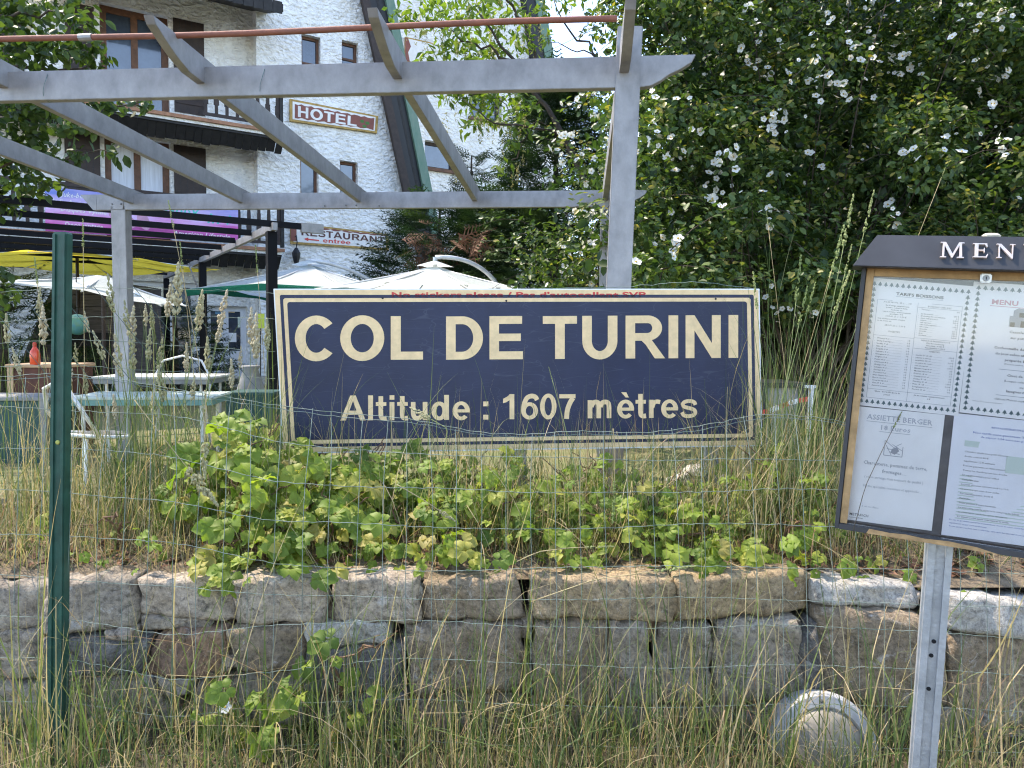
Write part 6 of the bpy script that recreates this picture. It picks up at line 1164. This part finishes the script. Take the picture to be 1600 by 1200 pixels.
# leaf litter
n = 2200; Yq = 2.36+.4*rng.random(n); X = (rng.random(n)*2000-200-800)/FPX*Yq; p = np.stack([X, Yq, np.array([tz(y) for y in Yq])+.006*rng.random(n)], 1); nm = rand_unit(n)*.4+[0, 0, 1]; nm /= np.linalg.norm(nm, axis=1, keepdims=True)
V, T, C = scatter(p, frames(nm, 0), .03*(.5+rng.random(n)), LEAF6, rng.random(n)); np_mesh('leaf_litter', V, T, L_deadc, None, C, kind='stuff', label='dry brown leaf litter along the back of the cap stones', cat='litter')

# ------------------------------------------------------------------ tall grass stalks with seed heads
def head_mesh(kind, seed):
    r = random.Random(seed); mb = MB(); oc = [(1, 0, 0), (-1, 0, 0), (0, 1, 0), (0, -1, 0), (0, 0, 1.7), (0, 0, -1.7)]; of = [(0, 2, 4), (2, 1, 4), (1, 3, 4), (3, 0, 4), (2, 0, 5), (1, 2, 5), (3, 1, 5), (0, 3, 5)]
    n = 75 if kind == 'fat' else 80
    for i in range(n):
        s = r.random(); w_ = (.078*math.sin(math.pi*min(1, s*1.05+.12))**.7*(.7+.6*math.sin(s*17+seed)**2) if kind == 'fat' else .030*(1.1-s*.7)); a = r.random()*6.283; q = np.array([w_*math.cos(a), w_*math.sin(a), s]); k = (.038 if kind == 'fat' else .020)*(.6+.7*r.random()); mb.add(np.array(oc)*k+q, of)
    return mesh_only('seed_head', mb, L_head if kind == 'fat' else L_headg)
HEADS = {'fat': [head_mesh('fat', k) for k in range(4)], 'thin': [head_mesh('thin', k+9) for k in range(3)]}
def stalk(pts, Y, hl, kind, label, group=None, mat=None, hang=None, r=.0013, hmat=None):
    """pts: pixel polyline base..tip of stem; the head of length hl (m) continues at the tip"""
    P = np.array([at(x, y, Y+0.02*i) for i, (x, y) in enumerate(pts)]); k = len(P); t_ = np.linspace(0, k-1, 12); P = np.stack([np.interp(t_, range(k), P[:, j]) for j in range(3)], 1)
    t = thing('grass_stalk', P[0], label, 'grass stalk', group); MB().tube(P, np.linspace(r*1.2, r*.8, 12), 5).build('stem', mat or M_stem, t, smooth=True)
    d = n3(P[-1]-P[-2]) if hang is None else n3(hang); q = Vector(d).to_track_quat('Z', 'Y'); me = random.choice(HEADS[kind]); inst(me, 'seed_head', t, P[-1]-d*hl*.12, q, hl); return t
ORD = ['leftmost']+[w_+' from the left' for w_ in 'second third fourth fifth sixth seventh eighth ninth tenth eleventh twelfth thirteenth fourteenth fifteenth sixteenth seventeenth eighteenth nineteenth twentieth twenty-first twenty-second twenty-third twenty-fourth twenty-fifth twenty-sixth twenty-seventh twenty-eighth twenty-ninth thirtieth thirty-first thirty-second thirty-third thirty-fourth thirty-fifth thirty-sixth'.split()]
GL_ = 'tall grass stalk with plump pale seed head left of the sign'; gg = 'seed head stalks left of the sign'
for i, (bx, tx, ty, hl) in enumerate(sorted(((215, 176, 470, .12), (235, 200, 500, .10), (225, 205, 520, .13), (245, 262, 478, .10), (250, 275, 470, .16), (240, 228, 495, .07), (255, 238, 500, .08), (268, 309, 500, .12), (275, 310, 480, .09), (280, 291, 565, .09), (260, 345, 490, .12), (300, 340, 520, .08), (200, 160, 545, .10), (190, 138, 505, .07), (205, 188, 570, .14), (215, 207, 560, .12), (400, 392, 520, .12), (405, 400, 540, .14), (410, 418, 530, .10), (405, 375, 560, .07), (60, 62, 480, .10), (70, 68, 520, .12), (40, 30, 570, .09), (150, 120, 555, .07), (230, 232, 545, .10), (175, 135, 600, .08), (285, 255, 610, .12), (245, 240, 640, .10), (190, 180, 640, .08), (330, 292, 640, .06), (120, 108, 590, .09), (260, 248, 560, .10), (20, 12, 520, .10), (360, 362, 590, .09), (320, 325, 560, .11), (285, 300, 610, .08)), key=lambda q: q[1])):
    stalk([(bx+rng.normal()*8, 800), ((bx+tx)/2+rng.normal()*10, (800+ty)/2), (tx, ty+10)], 2.62+rng.random()*.25, hl*1.12, 'fat', 'plump pale seed head stalk left of the sign, '+ORD[i]+' by its tip', gg)
for i, (bx, tx, ty) in enumerate(((70, 58, 440), (110, 130, 380), (330, 270, 350), (300, 285, 415), (405, 402, 420))):
    stalk([(bx, 790), ((bx+tx)/2+12, (790+ty)/2), (tx, ty)], 2.7, .10, 'thin', 'wispy brown dead grass stalk left of the sign, '+ORD[i]+' of five', 'dead stalks left of the sign', M_straw)
for i, (bx, tx, ty, hl) in enumerate(sorted(((1215, 1245, 415, .16), (1225, 1300, 380, .20), (1240, 1320, 330, .18), (1250, 1352, 310, .16), (1205, 1182, 430, .14), (1210, 1262, 440, .13), (1235, 1322, 375, .10), (1200, 1250, 455, .14), (1220, 1305, 440, .18), (1270, 1340, 460, .12)), key=lambda q: q[1])):
    stalk([(bx, 800), (bx+(tx-bx)*.35+rng.normal()*6, 640), (tx, ty+45)], 2.5+rng.random()*.35, hl, 'thin', 'slender green grass spike between sign and menu board, '+ORD[i]+' by its tip', 'green spikes right of the sign')
for i, (bx, tx, ty) in enumerate(((1280, 1200, 350), (1175, 1290, 560), (1190, 1300, 420), (1260, 1470, 280))): stalk([(bx, 800), ((bx+tx)/2-10, (800+ty)/2+30), (tx, ty)], 2.6, .05, 'thin', 'thin bare grass stem right of the sign, '+ORD[i]+' by its tip', 'bare stems right of the sign', M_straw, r=.0009)
stalk([(1333, 830), (1352, 760), (1385, 690), (1398, 665)], 1.50, .05, 'thin', 'dark thin grass stalk crossing the faded sheet in the menu case', None, pm('dark_stalk', (.05, .045, .035), .7), r=.0008)
stalk([(320, 610), (321, 625), (320, 700)], 2.0, .10, 'fat', 'bent straw stalk with seed head hanging down on the fence', None, M_straw, hang=(-.02, 0, -1)); stalk([(210, 625), (260, 690), (300, 740)], 2.0, .13, 'fat', 'fallen pale stalk slanting down across the fence', None, M_straw)
stalk([(958, 670), (961, 700), (960, 760)], 2.02, .12, 'thin', 'dry straw spike hanging down in front of the sign bottom', None, M_straw, hang=(-.03, 0, -1)); stalk([(760, 900), (840, 862), (890, 856), (920, 855)], 2.0, .09, 'thin', 'pale drooping spike lying over the wall top at the centre', None, M_straw); stalk([(830, 940), (930, 905), (1030, 892)], 2.0, .12, 'thin', 'pale spike leaning right over the ochre slab', None, M_straw); stalk([(620, 757), (660, 780), (690, 800)], 2.05, .06, 'fat', 'grey seed head leaning across the fence below the sign', None, M_straw)
stalk([(900, 740), (880, 655), (862, 590)], 2.3, .04, 'thin', 'single grass blade standing up over the word metres', None, None); stalk([(690, 720), (700, 670), (668, 652)], 2.05, .07, 'fat', 'drooping seed head in front of the word Altitude', None, None)
# white blossom on the wall
bl_ = thing('white_blossom', at(352, 1105, 2.04), 'single white blossom in front of the lower wall on the left', 'flower'); inst(FLOWER, 'petals', bl_, at(352, 1105, 2.04), Vector((.2, -.9, .5)).to_track_quat('Z', 'Y'), .022); MB().tube([at(352, 1106, 2.045), at(356, 1180, 2.06)], .0009, 4).build('stem', M_stem, bl_)
